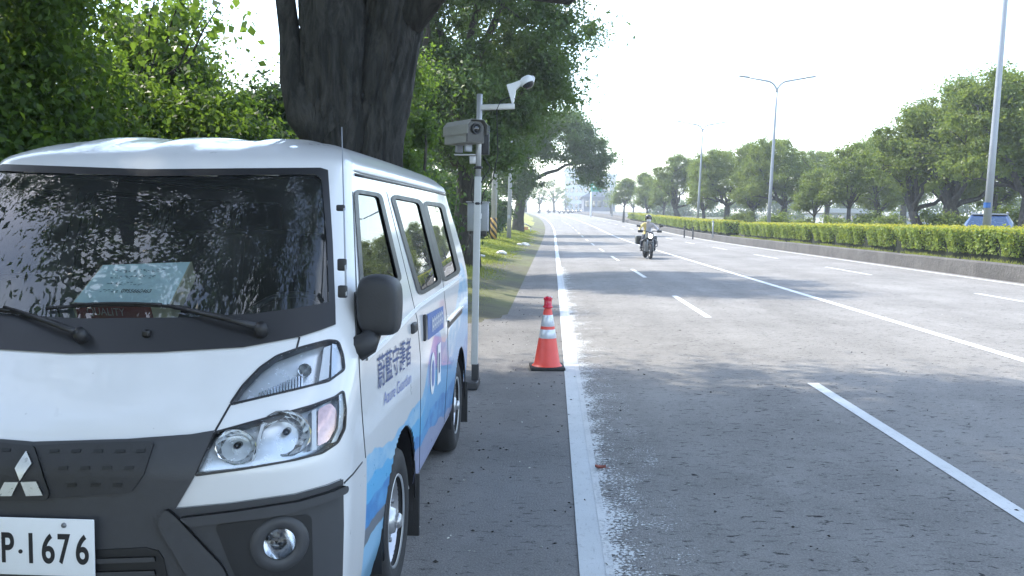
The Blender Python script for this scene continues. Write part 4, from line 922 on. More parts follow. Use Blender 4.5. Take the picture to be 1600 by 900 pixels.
# lettering on the door, sign on the sliding door
def side_text(body, y0, z0, w, h, mat, shear=0., slope=0., bold=0.):
    m = text_mesh(body, .2, extrude=0.0, bold=bold); V = np.array([v.co[:] for v in m.vertices]); mn, mx_ = V.min(0), V.max(0)
    for v, c in zip(m.vertices, V):
        a = (c[0]-mn[0])/(mx_[0]-mn[0])*w; b = (c[1]-mn[1])/(mx_[1]-mn[1])*h; y, z = y0+a, z0+b+a*slope
        p, n, *_ = BVH.ray_cast(Vector((2, y, z)), Vector((-1, 0, 0))); v.co = p+Vector((.003, 0, 0))
    m.update(); return link('lettering', m, mat, van)
side_text('蔚藍守護者', .745, .985, .72, .125, 'text_navy', slope=-.03, bold=.001); side_text('Azure Guardian', .85, .905, .62, .05, 'text_blue', slope=-.04)
def side_panel(poly, mat, off=.003, name='door_sign', parent=None):
    V = [BVH.ray_cast(Vector((2, y, z)), Vector((-1, 0, 0)))[0]+Vector((off, 0, 0)) for y, z in poly]; return MB().add(V, [tuple(range(len(V)))]).build(name, mat, parent or van)
side_panel([(1.98, 1.0), (2.62, .985), (2.62, 1.11), (1.98, 1.13)], 'sign_blue')
for i in range(6): 
    y = 2.13+i*.075
    for dy, dz, w, h in ((0, .012, .012, .075), (.022, .03, .03, .012), (.022, .06, .03, .012), (.034, .01, .01, .07)): side_panel([(y+dy, 1.01+dz), (y+dy+w, 1.01+dz), (y+dy+w, 1.01+dz+h), (y+dy, 1.01+dz+h)], 'plate_white', .005, 'sign_mark')
side_panel([(2.08+.09+.09*math.cos(a), .80+.11*math.sin(a)) for a in np.linspace(0, 2*PI, 20, endpoint=False)], 'plate_white', .003, 'round_badge'); side_panel([(2.17+.05*math.cos(a), .80+.07*math.sin(a)) for a in np.linspace(0, 2*PI, 16, endpoint=False)], 'text_blue', .005, 'badge_mark')
side_panel([(2.36, .7), (2.5, .7), (2.5, .92), (2.36, .92)], 'plate_white', .003, 'door_notice'); side_panel([(2.4, .76), (2.45, .76), (2.45, .87), (2.4, .87)], 'text_navy', .005, 'notice_mark')
# carton with a pale green notice, lying on the dashboard behind the windscreen (a thing of its own)
B = [on_y(112, 474, 3.05), on_y(266, 479, 3.05), on_y(300, 409, 3.32), on_y(160, 414, 3.32)]
nn_ = (B[1]-B[0]).cross(B[2]-B[0]); dd_ = pray(160, 414); B[3] = EYEV+dd_*((B[0]-EYEV).dot(nn_)/dd_.dot(nn_))
nb = (B[1]-B[0]).cross(B[3]-B[0]).normalized()
if nb.y < 0: nb = -nb
base = sum(B, Vector())/4; bx_ = thing('carton_box', 'carton with a pale green phone number notice, lying behind the windscreen', 'box', base)
L = [b-base for b in B]; MB().prism(L, nb*.075).build('carton_body', 'carton', bx_)
ins = [c+(sum(L, Vector())/4-c)*.03-nb*.002 for c in L]; MB().add(ins, [(0, 1, 2, 3)]).build('notice_sheet', 'paper_green', bx_)
ex = (L[1]-L[0]); ey = (L[3]-L[0])
def on_sheet(u, v, o=.004): return L[0]+ex*u+ey*v+(L[2]-L[3]-L[1]+L[0])*u*v-nb*o
def sheet_text(body, u0, v0, uw, vh, mat):
    m = text_mesh(body, .05, extrude=0.); V = np.array([v.co[:] for v in m.vertices]); mn, mx_ = V.min(0), V.max(0)
    for v, c in zip(m.vertices, V): v.co = on_sheet(u0+(c[0]-mn[0])/(mx_[0]-mn[0])*uw, v0+(c[1]-mn[1])/(mx_[1]-mn[1])*vh)
    m.update(); link('lettering', m, mat, bx_)
sheet_text('0955660463', .42, .26, .31, .085, 'ink')
rg = random.Random(4)
for u0, v0, n_ in ((.2, .26, 4), (.2, .43, 8), (.2, .59, 10), (.2, .75, 11)):
    mb = MB()
    for i in range(n_):
        u = u0+i*.05
        for _ in range(3):
            a = u+rg.uniform(0, .025); b = v0+rg.uniform(0, .07); w = rg.uniform(.008, .03)
            mb.add([on_sheet(a, b), on_sheet(a+w, b), on_sheet(a+w, b+.012), on_sheet(a, b+.012)], [(0, 1, 2, 3)])
    mb.build('printed_line', 'paper_ink', bx_)
dn = Vector((0, .02, -.055)); q0, q1 = L[0]+ex*.03-nb*.002, L[0]+ex*.8-nb*.002
MB().prism([q0, q1, q1+dn, q0+dn], Vector((0, .04, 0))).build('printed_edge', 'print_red', bx_)
m = text_mesh('QUALITY', .05, extrude=0.); V = np.array([v.co[:] for v in m.vertices]); mn, mx_ = V.min(0), V.max(0)
for v, c in zip(m.vertices, V): v.co = q0.lerp(q1, .15+.5*(c[0]-mn[0])/(mx_[0]-mn[0]))+dn*(.85-.6*(c[1]-mn[1])/(mx_[1]-mn[1]))+Vector((0, -.004, 0))
m.update(); link('lettering', m, 'print_pale', bx_)
# ------------------------------------------------------------------ traffic cone
c = thing('traffic_cone', 'red and white traffic cone with a red lamp on top beside the edge line', 'cone', (-.035, 9.6, 0), .08)
MB().box((0, 0, .018), (.37, .37, .034), bev=.012).build('base', 'rubber', c)
def cr(z): return .145-.105*(z-.03)/.63
body = MB().lathe([(.165, .036), (.155, .045), (cr(.06), .06), (cr(.36), .36), (cr(.47), .47), (cr(.64), .64), (.03, .66)], 36).build('cone_body', 'cone_red', c)
for a, b in ((.335, .43), (.462, .585)): MB().lathe([(cr(a)+.001, a), (cr(a)+.003, a+.003), (cr(b)+.003, b-.003), (cr(b)+.001, b)], 36).build('reflective_band', 'cone_band', c)
lp = MB().lathe([(.03, .655), (.052, .66), (.054, .675), (.042, .682), (.042, .74)], 20).build('warning_lamp', 'lamp_red', c)
MB().lathe([(.046, .74), (.048, .765), (.035, .78), (0, .784)], 8, smooth=False).build('lamp_lens', 'lamp_red', lp); MB().box((.03, 0, .775), (.03, .03, .02), bev=.004).build('solar_cell', 'lamp_white', lp)
# ------------------------------------------------------------------ camera pole behind the van
PY = 8.43; pb = on_z(741, 603); pb.y = PY; pb.x = on_y(741, 600, PY).x
cp = thing('camera_pole', 'grey steel pole carrying two surveillance cameras, standing behind the van', 'camera pole', (pb.x, PY, 0))
def PL(x, y, dy=0.): return on_y(x, y, PY+dy)-Vector(cp.location)
a, b, m_ = PL(741, 570), PL(749.5, 147), PL(747, 276)
MB().box((a+m_)/2, (.062, .062, (m_-a).length), Vector((0, 0, 1)).rotation_difference(m_-a).to_matrix(), bev=.006).build('lower_sleeve', 'sleeve_pale', cp)
MB().tube([m_-Vector((0, 0, .1)), b], .026, 14).build('upper_tube', 'aluminium', cp)
f1 = PL(742.5, 588); MB().box((f1.x, 0, f1.z), (.066, .075, .24), bev=.006).build('foot_sleeve', 'black_plastic', cp); MB().box((f1.x-.05, 0, .04), (.17, .34, .07), bev=.01).build('foot', 'black_plastic', cp)
for y in (318, 262): MB().lathe([(.036, -.012), (.04, 0), (.036, .012)], 14, Matrix.Translation(PL(746.5 if y > 300 else 747.5, y)), close=True).build('clamp_band', 'dark_trim', cp)
a1, a2 = PL(750, 168), PL(804, 166); MB().box((a1+a2)/2, ((a2-a1).length, .045, .05), Vector((1, 0, 0)).rotation_difference(a2-a1).to_matrix(), bev=.004).build('arm', 'aluminium', cp)
dm = MB(); dm.prism([PL(791, 132, -.03), PL(799, 130, -.03), PL(833, 117.5, -.03), PL(836, 121, -.03), PL(834, 128, -.03), PL(812, 134, -.03), PL(806, 140, -.03), PL(803, 158, -.03), PL(800, 163, -.03)], (0, .07, 0)); do = dm.build('dome_camera', 'camera_white', cp); md = do.modifiers.new('soft', 'BEVEL'); md.width = .008; md.segments = 2
dc = PL(824, 128.5); T = Matrix.Translation(dc) @ Vector((0, 0, 1)).rotation_difference(Vector((.45, -.15, -.9))).to_matrix().to_4x4()
MB().lathe([(.0, -.055), (.045, -.05), (.066, -.03), (.07, .005), (.062, .02)], 22, T).build('dome_shell', 'camera_white', do); MB().lathe([(.058, .018), (.05, .04), (.03, .055), (0, .06)], 20, T).build('dome_lens', 'camera_face', do)
# boxed camera with sun hood
hc = PL(725, 209, .02); ang = math.radians(-52); Rm = Matrix.Rotation(ang, 3, 'Z') @ Matrix.Rotation(math.radians(-4), 3, 'X')   # local -Y is the lens side
Rm = Matrix.Rotation(math.radians(36), 3, 'Z')
hw = .1; sect = [(-hw, -.1), (hw, -.1), (hw, .06), (hw*.62, .105), (-hw*.62, .105), (-hw, .06)]; ln = .4
def HP(x, y, z): return hc+Rm @ Vector((x, y, z))
hb = MB().prism([HP(x*.96, -ln/2, z*.96) for x, z in sect], Rm @ Vector((0, ln, 0))).build('camera_housing', 'camera_grey', cp)
hood = MB(); V = []
top = [(-hw-.008, -.02), (-hw-.008, .065), (-hw*.66, .114), (hw*.66, .114), (hw+.008, .065), (hw+.008, -.02)]
for y in (-ln/2-.05, ln/2+.01):
    for k in (1., .965): V += [HP(x*k, y, z*k) for x, z in top]
n = 6; hood.add(V, [(i, i+1, 12+i+1, 12+i) for i in range(5)]+[(6+i, 6+i+1, 18+i+1, 18+i) for i in range(5)]+[(i, i+1, 6+i+1, 6+i) for i in range(5)]); hood.build('sun_hood', 'camera_grey', hb)
MB().prism([HP(x*.9, -ln/2-.004, z*.9) for x, z in sect], Rm @ Vector((0, -.012, 0))).build('front_plate', 'camera_face', hb)
Tl = Matrix.Translation(HP(0, -ln/2-.016, .03)) @ (Rm.to_4x4() @ rx4(PI/2)); MB().lathe([(.05, -.005), (.05, .02), (.04, .022), (.036, .01), (0, .008)], 22, Tl).build('lens', 'moto_black', hb); MB().lathe([(.03, .012), (.018, .02), (0, .022)], 18, Tl).build('lens_glass', 'dark_glass', hb)
for y in (-.08, .09):
    MB().box(HP(0, y, -.135), (.07, .03, .07), Rm, bev=.004).build('mount_leg', 'galv', hb)
MB().box(PL(727, 242, .01), (.2, .09, .012), bev=.003).build('bracket', 'aluminium', cp); MB().box(PL(739, 250), (.06, .05, .07), bev=.004).build('bracket_gusset', 'aluminium', cp)
jb = PL(757, 225, .1); MB().box(jb, (.09, .08, .2), bev=.01).build('junction_box', 'black_plastic', cp)
for x in (760, 764): MB().tube([PL(x, 196, .08), PL(x, 222, .08)], .003, 6).build('stub_aerial', 'galv', cp)
for pts in ([(806, 155), (795, 152), (782, 158), (776, 172), (777, 200), (778, 240), (770, 280), (756, 300), (752, 318)], [(748, 318), (738, 316), (736, 300), (740, 280)], [(757, 246), (766, 262), (757, 276), (751, 286)]):
    MB().tube([PL(x, y, -.02) for x, y in pts], .005, 6).build('cable', 'rubber', cp)
# ------------------------------------------------------------------ metal cabinet on the verge and poles
d = 19.; cb = on_y(745, 360, d); cab = thing('utility_cabinet', 'pale grey metal cabinet on a post, half hidden by the camera pole', 'cabinet', (cb.x, d, .25))
def CP(x, y, dy=0): return on_y(x, y, d+dy)-Vector(cab.location)
c0, c1 = CP(730, 361), CP(763, 317); w_, h_ = c1.x-c0.x, c1.z-c0.z
cc = Vector(((c0.x+c1.x)/2, .1, (c0.z+c1.z)/2)); MB().box(cc, (w_, .2, h_), bev=.012).build('cabinet_body', 'cabinet_grey', cab)
for sx in (-1, 1):
    dr = MB().box(cc+Vector((sx*w_*.245, -.108, 0)), (w_*.47, .016, h_*.92), bev=.005).build('door', 'cabinet_grey', cab); MB().box(cc+Vector((sx*w_*.16, -.122, .02)), (.03, .012, .11), bev=.004).build('latch', 'plate_white', dr)
MB().box(cc+Vector((0, 0, h_/2+.012)), (w_+.05, .26, .02), bev=.006).build('rain_cap', 'cabinet_grey', cab); MB().box(cc+Vector((.07, 0, -h_/2-.05)), (w_*.5, .12, .1), bev=.01).build('cable_box', 'dark_trim', cab)
MB().tube([cc+Vector((-.05, .05, -h_/2)), Vector((cc.x-.05, .15, -.2))], .03, 8).build('post', 'galv', cab); MB().tube([cc+Vector((-.16, 0, -h_/2)), cc+Vector((-.2, 0, -h_/2-.25)), cc+Vector((-.27, 0, -h_/2-.5))], .012, 6).build('cable', 'rubber', cab)
d = 50.; X = on_y(771, 373, d).x; up_ = thing('utility_pole', 'concrete utility pole with a black and yellow striped base on the verge', 'pole', (X, d, .42)); ZB = 0
MB().tube([(0, 0, -.3), (.03, 0, 3), (.1, 0, 9)], [.17, .16, .12], 20).build('shaft', 'pole_concrete', up_); MB().lathe([(.19, .0), (.19, 1.22)], 24, close=True).build('striped_sleeve', 'stripe_sleeve', up_)
d = 58.; X = on_y(795, 373, d).x; up2 = thing('utility_pole', 'plain slim concrete pole right of the striped pole', 'pole', (X, d, .42)); MB().tube([(0, 0, -.3), (.03, 0, 3), (.1, 0, 9)], [.14, .13, .1], 16).build('shaft', 'pole_concrete', up2); MB().box((0, -.14, 1.3), (.16, .02, .22), bev=.004).build('plate', 'cabinet_grey', up2)
d = 84.; X = on_y(822, 345, d).x; gr_ = thing('guard_rail', 'short orange and grey guard rail beside the trunk at the bend', 'rail', (X, d, prof_z(d)+.05))
MB().tube([(-.55, .3, .95), (0, .1, .85), (.45, 0, .6)], .06, 8).build('top_rail', 'galv', gr_); MB().box((-.1, .15, .45), (.6, .04, .3), bev=.01).build('panel', 'orange_rail', gr_)
for x in (-.5, .45): MB().tube([(x, .1, -.2), (x, .1, .85 if x < 0 else .6)], .05, 8).build('post', 'galv', gr_)
rs = random.Random(2)
for px, py, s_, lb in ((821, 379, .3, 'largest pale stone on the verge grass near the road edge'), (783, 394, .22, 'flat pale stone in the middle of the verge grass'), (811, 380, .16, 'small pale stone left of the largest stone'), (753, 402, .12, 'small pale stone close to the camera pole')):
    p = on_z(px, py, .25); bm = bmesh.new(); bmesh.ops.create_icosphere(bm, subdivisions=2, radius=s_)
    for v in bm.verts: v.co *= 1+.35*noise.noise(v.co*4/s_*.3+Vector((px, 0, 0))); v.co.z *= .5
    me = bpy.data.meshes.new('stone'); bm.to_mesh(me); bm.free(); tag(link('stone', me, 'stone_pale', loc=(p.x, p.y, cross(p.x)+.03)), lb, 'stone', 'pale stones on the verge')
# ------------------------------------------------------------------ street lamps in the median
def street_lamp(px, py_base, d, label, h=9.55, stick=False):
    base = rp(12.9, d, KT-.1) if px is None else Vector((on_y(px, py_base, d).x, d, prof_z(d)+.25+KT-.15)); t = thing('street_lamp', label, 'street lamp', base, 0, 'double-armed street lamps in the median')
    H = h-base.z+prof_z(d); lean = .028*H
    MB().tube([(0, 0, -.1), (lean*.4, 0, H*.4), (lean*.9, 0, H*.9), (lean, 0, H)], [.125, .1, .07, .065], 18).build('post', 'galv', t); MB().box((0, 0, .06), (.4, .4, .06), bev=.01).build('base_plate', 'galv', t)
    for sx in (-1, 1):
        pts = []
        for q in np.linspace(0, 1, 9): a = q*math.radians(72); pts.append((lean+sx*(.75*(1-math.cos(a))), 0, H+.75*math.sin(a)*.95))
        e = pts[-1]; pts.append((e[0]+sx*1.25, 0, e[2]+.22)); am = MB().tube(pts, [.065]*9+[.05], 10).build('arm', 'galv', t)
        lh = MB().box((e[0]+sx*1.5, 0, e[2]+.27), (.62, .26, .09), Matrix.Rotation(-sx*.13, 3, 'Y'), bev=.035).build('lamp_head', 'galv', am)
    if stick:
        for z in (1.62,): MB().lathe([(.117, 0), (.117, .16)], 20, Matrix.Translation((lean*.12, 0, z))).build('blue_band', 'sign_blue', t)
street_lamp(1540, 352, 28.2, 'nearest street lamp post with a blue sticker, its top out of frame', stick=True); street_lamp(1200, 348, 56.5, 'middle double-armed street lamp rising behind the long hedge'); street_lamp(1089.5, 345, 84., 'farther double-armed street lamp behind the second hedge'); street_lamp(956, 340, 168., 'far hazy street lamp behind the lone rounded tree', 9.2)
for (px, d, h, lb) in ((1114, 62., 1.0, 'thin marker post standing in the gap between the hedges'), (1069.5, 70., .75, 'dark marker stake on the kerb left of the gap'), (1083, 66.5, .75, 'dark marker stake on the kerb nearest the gap')):
    base = Vector((on_y(px, 355, d).x, d, prof_z(d)+.23+(.1 if d > 65 else .35))); t = thing('marker_post', lb, 'post', base); MB().tube([(0, 0, -.1), (0, 0, h)], .05, 8).build('stake', 'galv' if d < 65 else 'black_plastic', t); MB().box((0, 0, h), (.14, .12, .1), bev=.02).build('cap', 'galv' if d < 65 else 'black_plastic', t)
# ------------------------------------------------------------------ car beyond the hedge
d = 35.; X = on_y(1545, 350, d).x; car = thing('parked_car', 'blue and silver car with roof bars beyond the hedge, behind the nearest lamp post', 'car', (X, d, .42), math.radians(-28))
def loft(secs, mat, name, parent):     # sections (y, [(x,z)...])
    mb = MB(); n = len(secs[0][1]); V = [(x, y, z) for y, pr in secs for x, z in pr]; mb.add(V, [(i*n+k, i*n+(k+1) % n, (i+1)*n+(k+1) % n, (i+1)*n+k) for i in range(len(secs)-1) for k in range(n)]+[tuple(range(n)), tuple((len(secs)-1)*n+k for k in range(n))], True); o = mb.build(name, mat, parent); m = o.modifiers.new('edge', 'BEVEL'); m.width = .03; m.segments = 2; m.limit_method = 'ANGLE'; return o
def cs(w, z0, z1, tw): return [(-w, z0), (w, z0), (w*1.01, (z0+z1)/2), (w*tw, z1), (-w*tw, z1), (-w*1.01, (z0+z1)/2)]
loft([(-2.2, cs(.78, .3, .72, .9)), (-2.05, cs(.86, .22, .86, .9)), (-1.0, cs(.88, .2, .98, .93)), (0, cs(.89, .2, 1.0, .94)), (2., cs(.88, .22, 1.02, .94)), (2.2, cs(.82, .3, .98, .9))], 'car_blue', 'body', car)
cabn = loft([(-1.15, cs(.8, .97, 1.0, .98)), (-.45, cs(.8, .97, 1.52, .76)), (.2, cs(.8, .97, 1.6, .76)), (1.5, cs(.8, .97, 1.57, .76)), (2.1, cs(.78, .97, 1.1, .95))], 'car_blue', 'cabin', car)
MB().box((0, .5, 1.6), (1.16, 1.9, .05), bev=.02).build('roof_panel', 'car_silver', car)
MB().prism([(-.74, -1.1, 1.03), (.74, -1.1, 1.03), (.58, -.5, 1.48), (-.58, -.5, 1.48)], (0, -.02, .015)).build('windscreen', 'car_window', car)
for sx in (-1, 1):
    MB().prism([(sx*.81, -.75, 1.04), (sx*.66, -.35, 1.46), (sx*.66, 1.5, 1.46), (sx*.81, 1.8, 1.04)], (sx*.015, 0, 0)).build('side_window', 'car_window', car); MB().tube([(sx*.6, -.3, 1.64), (sx*.6, -.2, 1.68), (sx*.6, 1.3, 1.68), (sx*.6, 1.4, 1.62)], .025, 8).build('roof_bar', 'car_silver', car)
    MB().box((sx*.95, -.75, 1.08), (.2, .1, .14), bev=.03).build('door_mirror', 'car_blue', car); MB().box((sx*.62, -2.16, .72), (.34, .08, .14), bev=.03).build('headlight', 'lamp_white', car)
    for y in (-1.4, 1.35):
        T = Matrix.Translation((sx*.8, y, .32)) @ ry4(sx*PI/2); w = MB().lathe([(.2, -.1), (.31, -.1), (.32, 0), (.31, .1), (.2, .1)], 24, T).build('wheel', 'rubber', car); MB().lathe([(.2, .09), (.1, .1), (0, .1)], 16, T).build('rim', 'steel_rim', w)
# ------------------------------------------------------------------ motorcycle and rider (forward is -Y)
MP = on_z(1012, 403.5, .09); mo = thing('motorcycle', 'dark motorcycle with panniers and a bright headlight, ridden towards the camera', 'motorcycle', (MP.x, MP.y, .09), math.radians(2))
def mwheel(y, r, w):
    T = Matrix.Translation((0, y, r)) @ ry4(PI/2); o = MB().lathe([(r-.1, -w*.4), (r-.04, -w*.5), (r, -w*.25), (r+.005, 0), (r, w*.25), (r-.04, w*.5), (r-.1, w*.4)], 30, T).build('wheel', 'rubber', mo); MB().lathe([(r-.09, -.03), (r-.12, 0), (r-.09, .03)], 24, T).build('rim', 'moto_grey', o)
    sp_ = MB(); [sp_.tube([T @ Vector((0, 0, 0)), T @ Vector(((r-.1)*math.cos(a), (r-.1)*math.sin(a), 0))], .014, 6) for a in np.linspace(0, 2*PI, 6)[:-1]]; sp_.lathe([(.05, -.06), (.05, .06)], 10, T, close=True); sp_.build('spokes', 'moto_grey', o)
mwheel(-.72, .31, .12); mwheel(.72, .31, .16)
for sx in (-1, 1):
    MB().tube([(sx*.1, -.72, .31), (sx*.1, -.62, .62), (sx*.09, -.45, 1.02)], [.03, .034, .03], 10).build('fork', 'moto_grey', mo)
    MB().tube([(0, -.42, 1.04), (sx*.16, -.42, 1.1), (sx*.3, -.36, 1.1), (sx*.42, -.3, 1.08)], [.02, .018, .018, .022], 8).build('handlebar', 'moto_black', mo)
    MB().box((sx*.37, -.42, 1.09), (.2, .05, .1), Matrix.Rotation(sx*.25, 3, 'Z'), bev=.02).build('hand_guard', 'moto_black', mo)
    mr = MB().tube([(sx*.3, -.38, 1.1), (sx*.38, -.4, 1.2), (sx*.42, -.4, 1.27)], .009, 6).build('mirror_stalk', 'moto_black', mo); MB().box((sx*.44, -.4, 1.3), (.16, .03, .085), Matrix.Rotation(sx*-.15, 3, 'Y'), bev=.014).build('mirror', 'moto_black', mr)
    MB().box((sx*.31, .62, .72), (.2, .46, .36), bev=.04).build('pannier', 'moto_black', mo)
    MB().tube([(sx*.12, -.2, .4), (sx*.33, -.25, .5), (sx*.34, -.22, .68), (sx*.12, -.25, .82)], .02, 8).build('crash_bar', 'moto_grey', mo)
    MB().tube([(sx*.1, .2, .32), (sx*.3, .12, .3)], .025, 8).build('foot_peg', 'moto_grey', mo)
MB().box((0, -.72, .67), (.14, .5, .05), bev=.02).build('front_mudguard', 'moto_black', mo)
MB().box((0, -.05, .48), (.32, .5, .4), bev=.06).build('engine', 'moto_grey', mo); MB().tube([(.18, -.1, .35), (.2, .4, .32), (.2, .95, .42)], [.04, .05, .06], 10).build('exhaust', 'moto_grey', mo)
loft([(-.45, cs(.1, .72, .95, .8)), (-.2, cs(.17, .66, 1.02, .7)), (.1, cs(.15, .66, .95, .7)), (.2, cs(.1, .7, .86, .8))], 'moto_black', 'fuel_tank', mo); MB().box((0, .5, .86), (.3, .75, .1), bev=.04).build('seat', 'moto_black', mo); MB().box((0, .78, .66), (.2, .5, .22), bev=.05).build('tail', 'moto_black', mo)
fa = loft([(-.62, cs(.11, .78, 1.0, .7)), (-.5, cs(.16, .74, 1.06, .7)), (-.36, cs(.13, .78, 1.05, .8))], 'moto_black', 'headlight_cowl', mo); MB().lathe([(.085, 0), (.08, .02), (.05, .035), (0, .04)], 20, Matrix.Translation((0, -.62, .9)) @ rx4(PI/2) ).build('headlight', 'headlamp_lit', fa)
MB().prism([(-.15, -.5, 1.04), (.15, -.5, 1.04), (.11, -.42, 1.26), (-.11, -.42, 1.26)], (0, .008, 0)).build('windscreen', 'lens_clear', mo); MB().tube([(-.05, .75, .6), (-.05, .72, .35)], .03, 8).build('swing_arm', 'moto_grey', mo)
# rider: one continuous skinned body, hands closed on the grips, feet on the pegs
def skinned(name, joints, edges, parent=None, loc=None, root=0, sub=2):
    me = bpy.data.meshes.new(name); keys = list(joints); idx = {k: i for i, k in enumerate(keys)}; me.from_pydata([joints[k][0] for k in keys], [(idx[a], idx[b]) for a, b in edges], [])
    o = bpy.data.objects.new(name, me); COL.objects.link(o); sk = o.modifiers.new('skin', 'SKIN'); sk.use_smooth_shade = True; lay = me.skin_vertices[0].data
    for k in keys: lay[idx[k]].radius = joints[k][1] if hasattr(joints[k][1], '__len__') else (joints[k][1],)*2
    lay[root].use_root = True; s_ = o.modifiers.new('sub', 'SUBSURF'); s_.levels = s_.render_levels = sub
    if parent: o.parent = parent
    return o
def m_rider():
    t = NT('rider_clothes'); s = t.n('SeparateXYZ', i_0=t.obj()); X, Y, Z = s.outputs
    jk = t.mix(t.math('LESS_THAN', t.math('ADD', X, t.math('MULTIPLY', t.noise(t.obj(), 6), .08)), -.03), (.45, .42, .42), (.62, .5, .2))
    c = t.mix(t.math('LESS_THAN', Z, .97), jk, (.03, .037, .055)); c = t.mix(t.math('LESS_THAN', Z, .42), c, (.015, .015, .016)); c = t.mix(t.math('GREATER_THAN', Z, 1.455), c, (.4, .25, .18))
    c = t.mix(t.math('LESS_THAN', Y, -.235), c, (.03, .03, .03))
    return t.out(t.bsdf(i_Base_Color=c, i_Roughness=.8, i_Normal=t.bump(t.noise(t.obj(), 9, 4), .5, .02)).outputs[0])
m_rider()
J = {'pelvis': ((0, .32, .96), (.15, .12)), 'waist': ((0, .27, 1.1), (.13, .1)), 'chest': ((0, .18, 1.3), (.165, .115)), 'neckb': ((0, .13, 1.41), (.07, .07)), 'neck': ((0, .1, 1.47), .052), 'head': ((0, .06, 1.58), (.08, .09)), 'crown': ((0, .07, 1.68), (.07, .08))}
Eg = [('pelvis', 'waist'), ('waist', 'chest'), ('chest', 'neckb'), ('neckb', 'neck'), ('neck', 'head'), ('head', 'crown')]
for s_, n_ in ((1, 'l'), (-1, 'r')):
    J.update({'sh'+n_: ((s_*.19, .15, 1.37), .066), 'el'+n_: ((s_*.36, .0, 1.18), .05), 'wr'+n_: ((s_*.36, -.24, 1.13), .033), 'pa'+n_: ((s_*.36, -.3, 1.13), (.036, .022)), 'hip'+n_: ((s_*.11, .28, .93), .1), 'kn'+n_: ((s_*.24, -.12, .78), .068), 'an'+n_: ((s_*.26, .12, .4), .045), 'he'+n_: ((s_*.26, .16, .35), .042), 'to'+n_: ((s_*.27, -.06, .345), .04)})
    Eg += [('chest', 'sh'+n_), ('sh'+n_, 'el'+n_), ('el'+n_, 'wr'+n_), ('wr'+n_, 'pa'+n_), ('pelvis', 'hip'+n_), ('hip'+n_, 'kn'+n_), ('kn'+n_, 'an'+n_), ('an'+n_, 'he'+n_), ('an'+n_, 'to'+n_)]
    for f in range(4):
        x = s_*(.36+(.027-.018*f)); J['f%d%s' % (f, n_)] = ((x, -.345, 1.125), .0095); J['g%d%s' % (f, n_)] = ((x, -.35, 1.085), .0085); J['h%d%s' % (f, n_)] = ((x, -.315, 1.06), .0075); Eg += [('pa'+n_, 'f%d%s' % (f, n_)), ('f%d%s' % (f, n_), 'g%d%s' % (f, n_)), ('g%d%s' % (f, n_), 'h%d%s' % (f, n_))]
    J['t0'+n_] = ((s_*.318, -.28, 1.1), .011); J['t1'+n_] = ((s_*.31, -.32, 1.07), .009); Eg += [('pa'+n_, 't0'+n_), ('t0'+n_, 't1'+n_)]
pr_ = thing('person', 'motorcyclist in a dark open-face helmet, white mask and yellow and grey jacket', 'person', mo.location, mo.rotation_euler.z)
bd = skinned('body', J, Eg, pr_); bd.data.materials.append(MATS['rider_clothes'])
hm = MB().lathe([(.0, .145), (.06, .135), (.105, .1), (.13, .04), (.134, -.02), (.128, -.07), (.118, -.1), (.11, -.1)], 24, Matrix.Translation((0, .075, 1.62)) @ Matrix.Diagonal((1, 1.12, 1, 1))).build('helmet', 'helmet', pr_)
MB().add([Matrix.Translation((0, .06, 1.61)) @ Vector((.131*math.sin(a), -.14*math.cos(a), z)) for z in (-.03, .06) for a in np.linspace(-1.1, 1.1, 12)], [(i, i+1, 13+i, 12+i) for i in range(11)], True).build('visor', 'dark_glass', hm)
MB().add([Vector((.085*math.sin(a), -.035-.07*math.cos(a)+(.02 if z < 1.5 else 0), z)) for z in (1.47, 1.5, 1.56) for a in np.linspace(-1.2, 1.2, 10)], [(j*10+i, j*10+i+1, (j+1)*10+i+1, (j+1)*10+i) for j in range(2) for i in range(9)], True).build('face_mask', 'mask_white', pr_)
for s_ in (-1, 1): MB().lathe([(0, .008), (.013, .004), (.014, 0)], 10, Matrix.Translation((s_*.035, -.018, 1.6)) @ rx4(PI/2)).build('eye', 'ink', pr_)
MB().lathe([(.012, -.02), (.016, 0), (.006, .025)], 8, Matrix.Translation((0, -.03, 1.575)), close=True).build('nose', 'skin', pr_)
for o in (mo, pr_): o.scale = (1.02, 1.02, 1.0)
# riders waiting far away at the junction: the same kinds, seen only as specks
for i, (px, dd) in enumerate(((874, 236), (881, 240), (888, 238), (894, 243), (901, 240), (907, 244), (842, 246), (858, 248))):
    X = on_y(px, 330, dd).x; m2 = copy_tree(mo); p2 = copy_tree(pr_)
    for o, lb, ct, g in ((m2, 'tiny far motorcycle waiting at the junction at the end of the road', 'motorcycle', 'waiting motorcycles at the junction'), (p2, 'tiny far rider waiting at the junction at the end of the road', 'person', 'waiting riders at the junction')):
        o.location = (X, dd, prof_z(dd)+.05); o.rotation_euler.z = .4*math.sin(i*3.); tag(o, lb, ct, g)
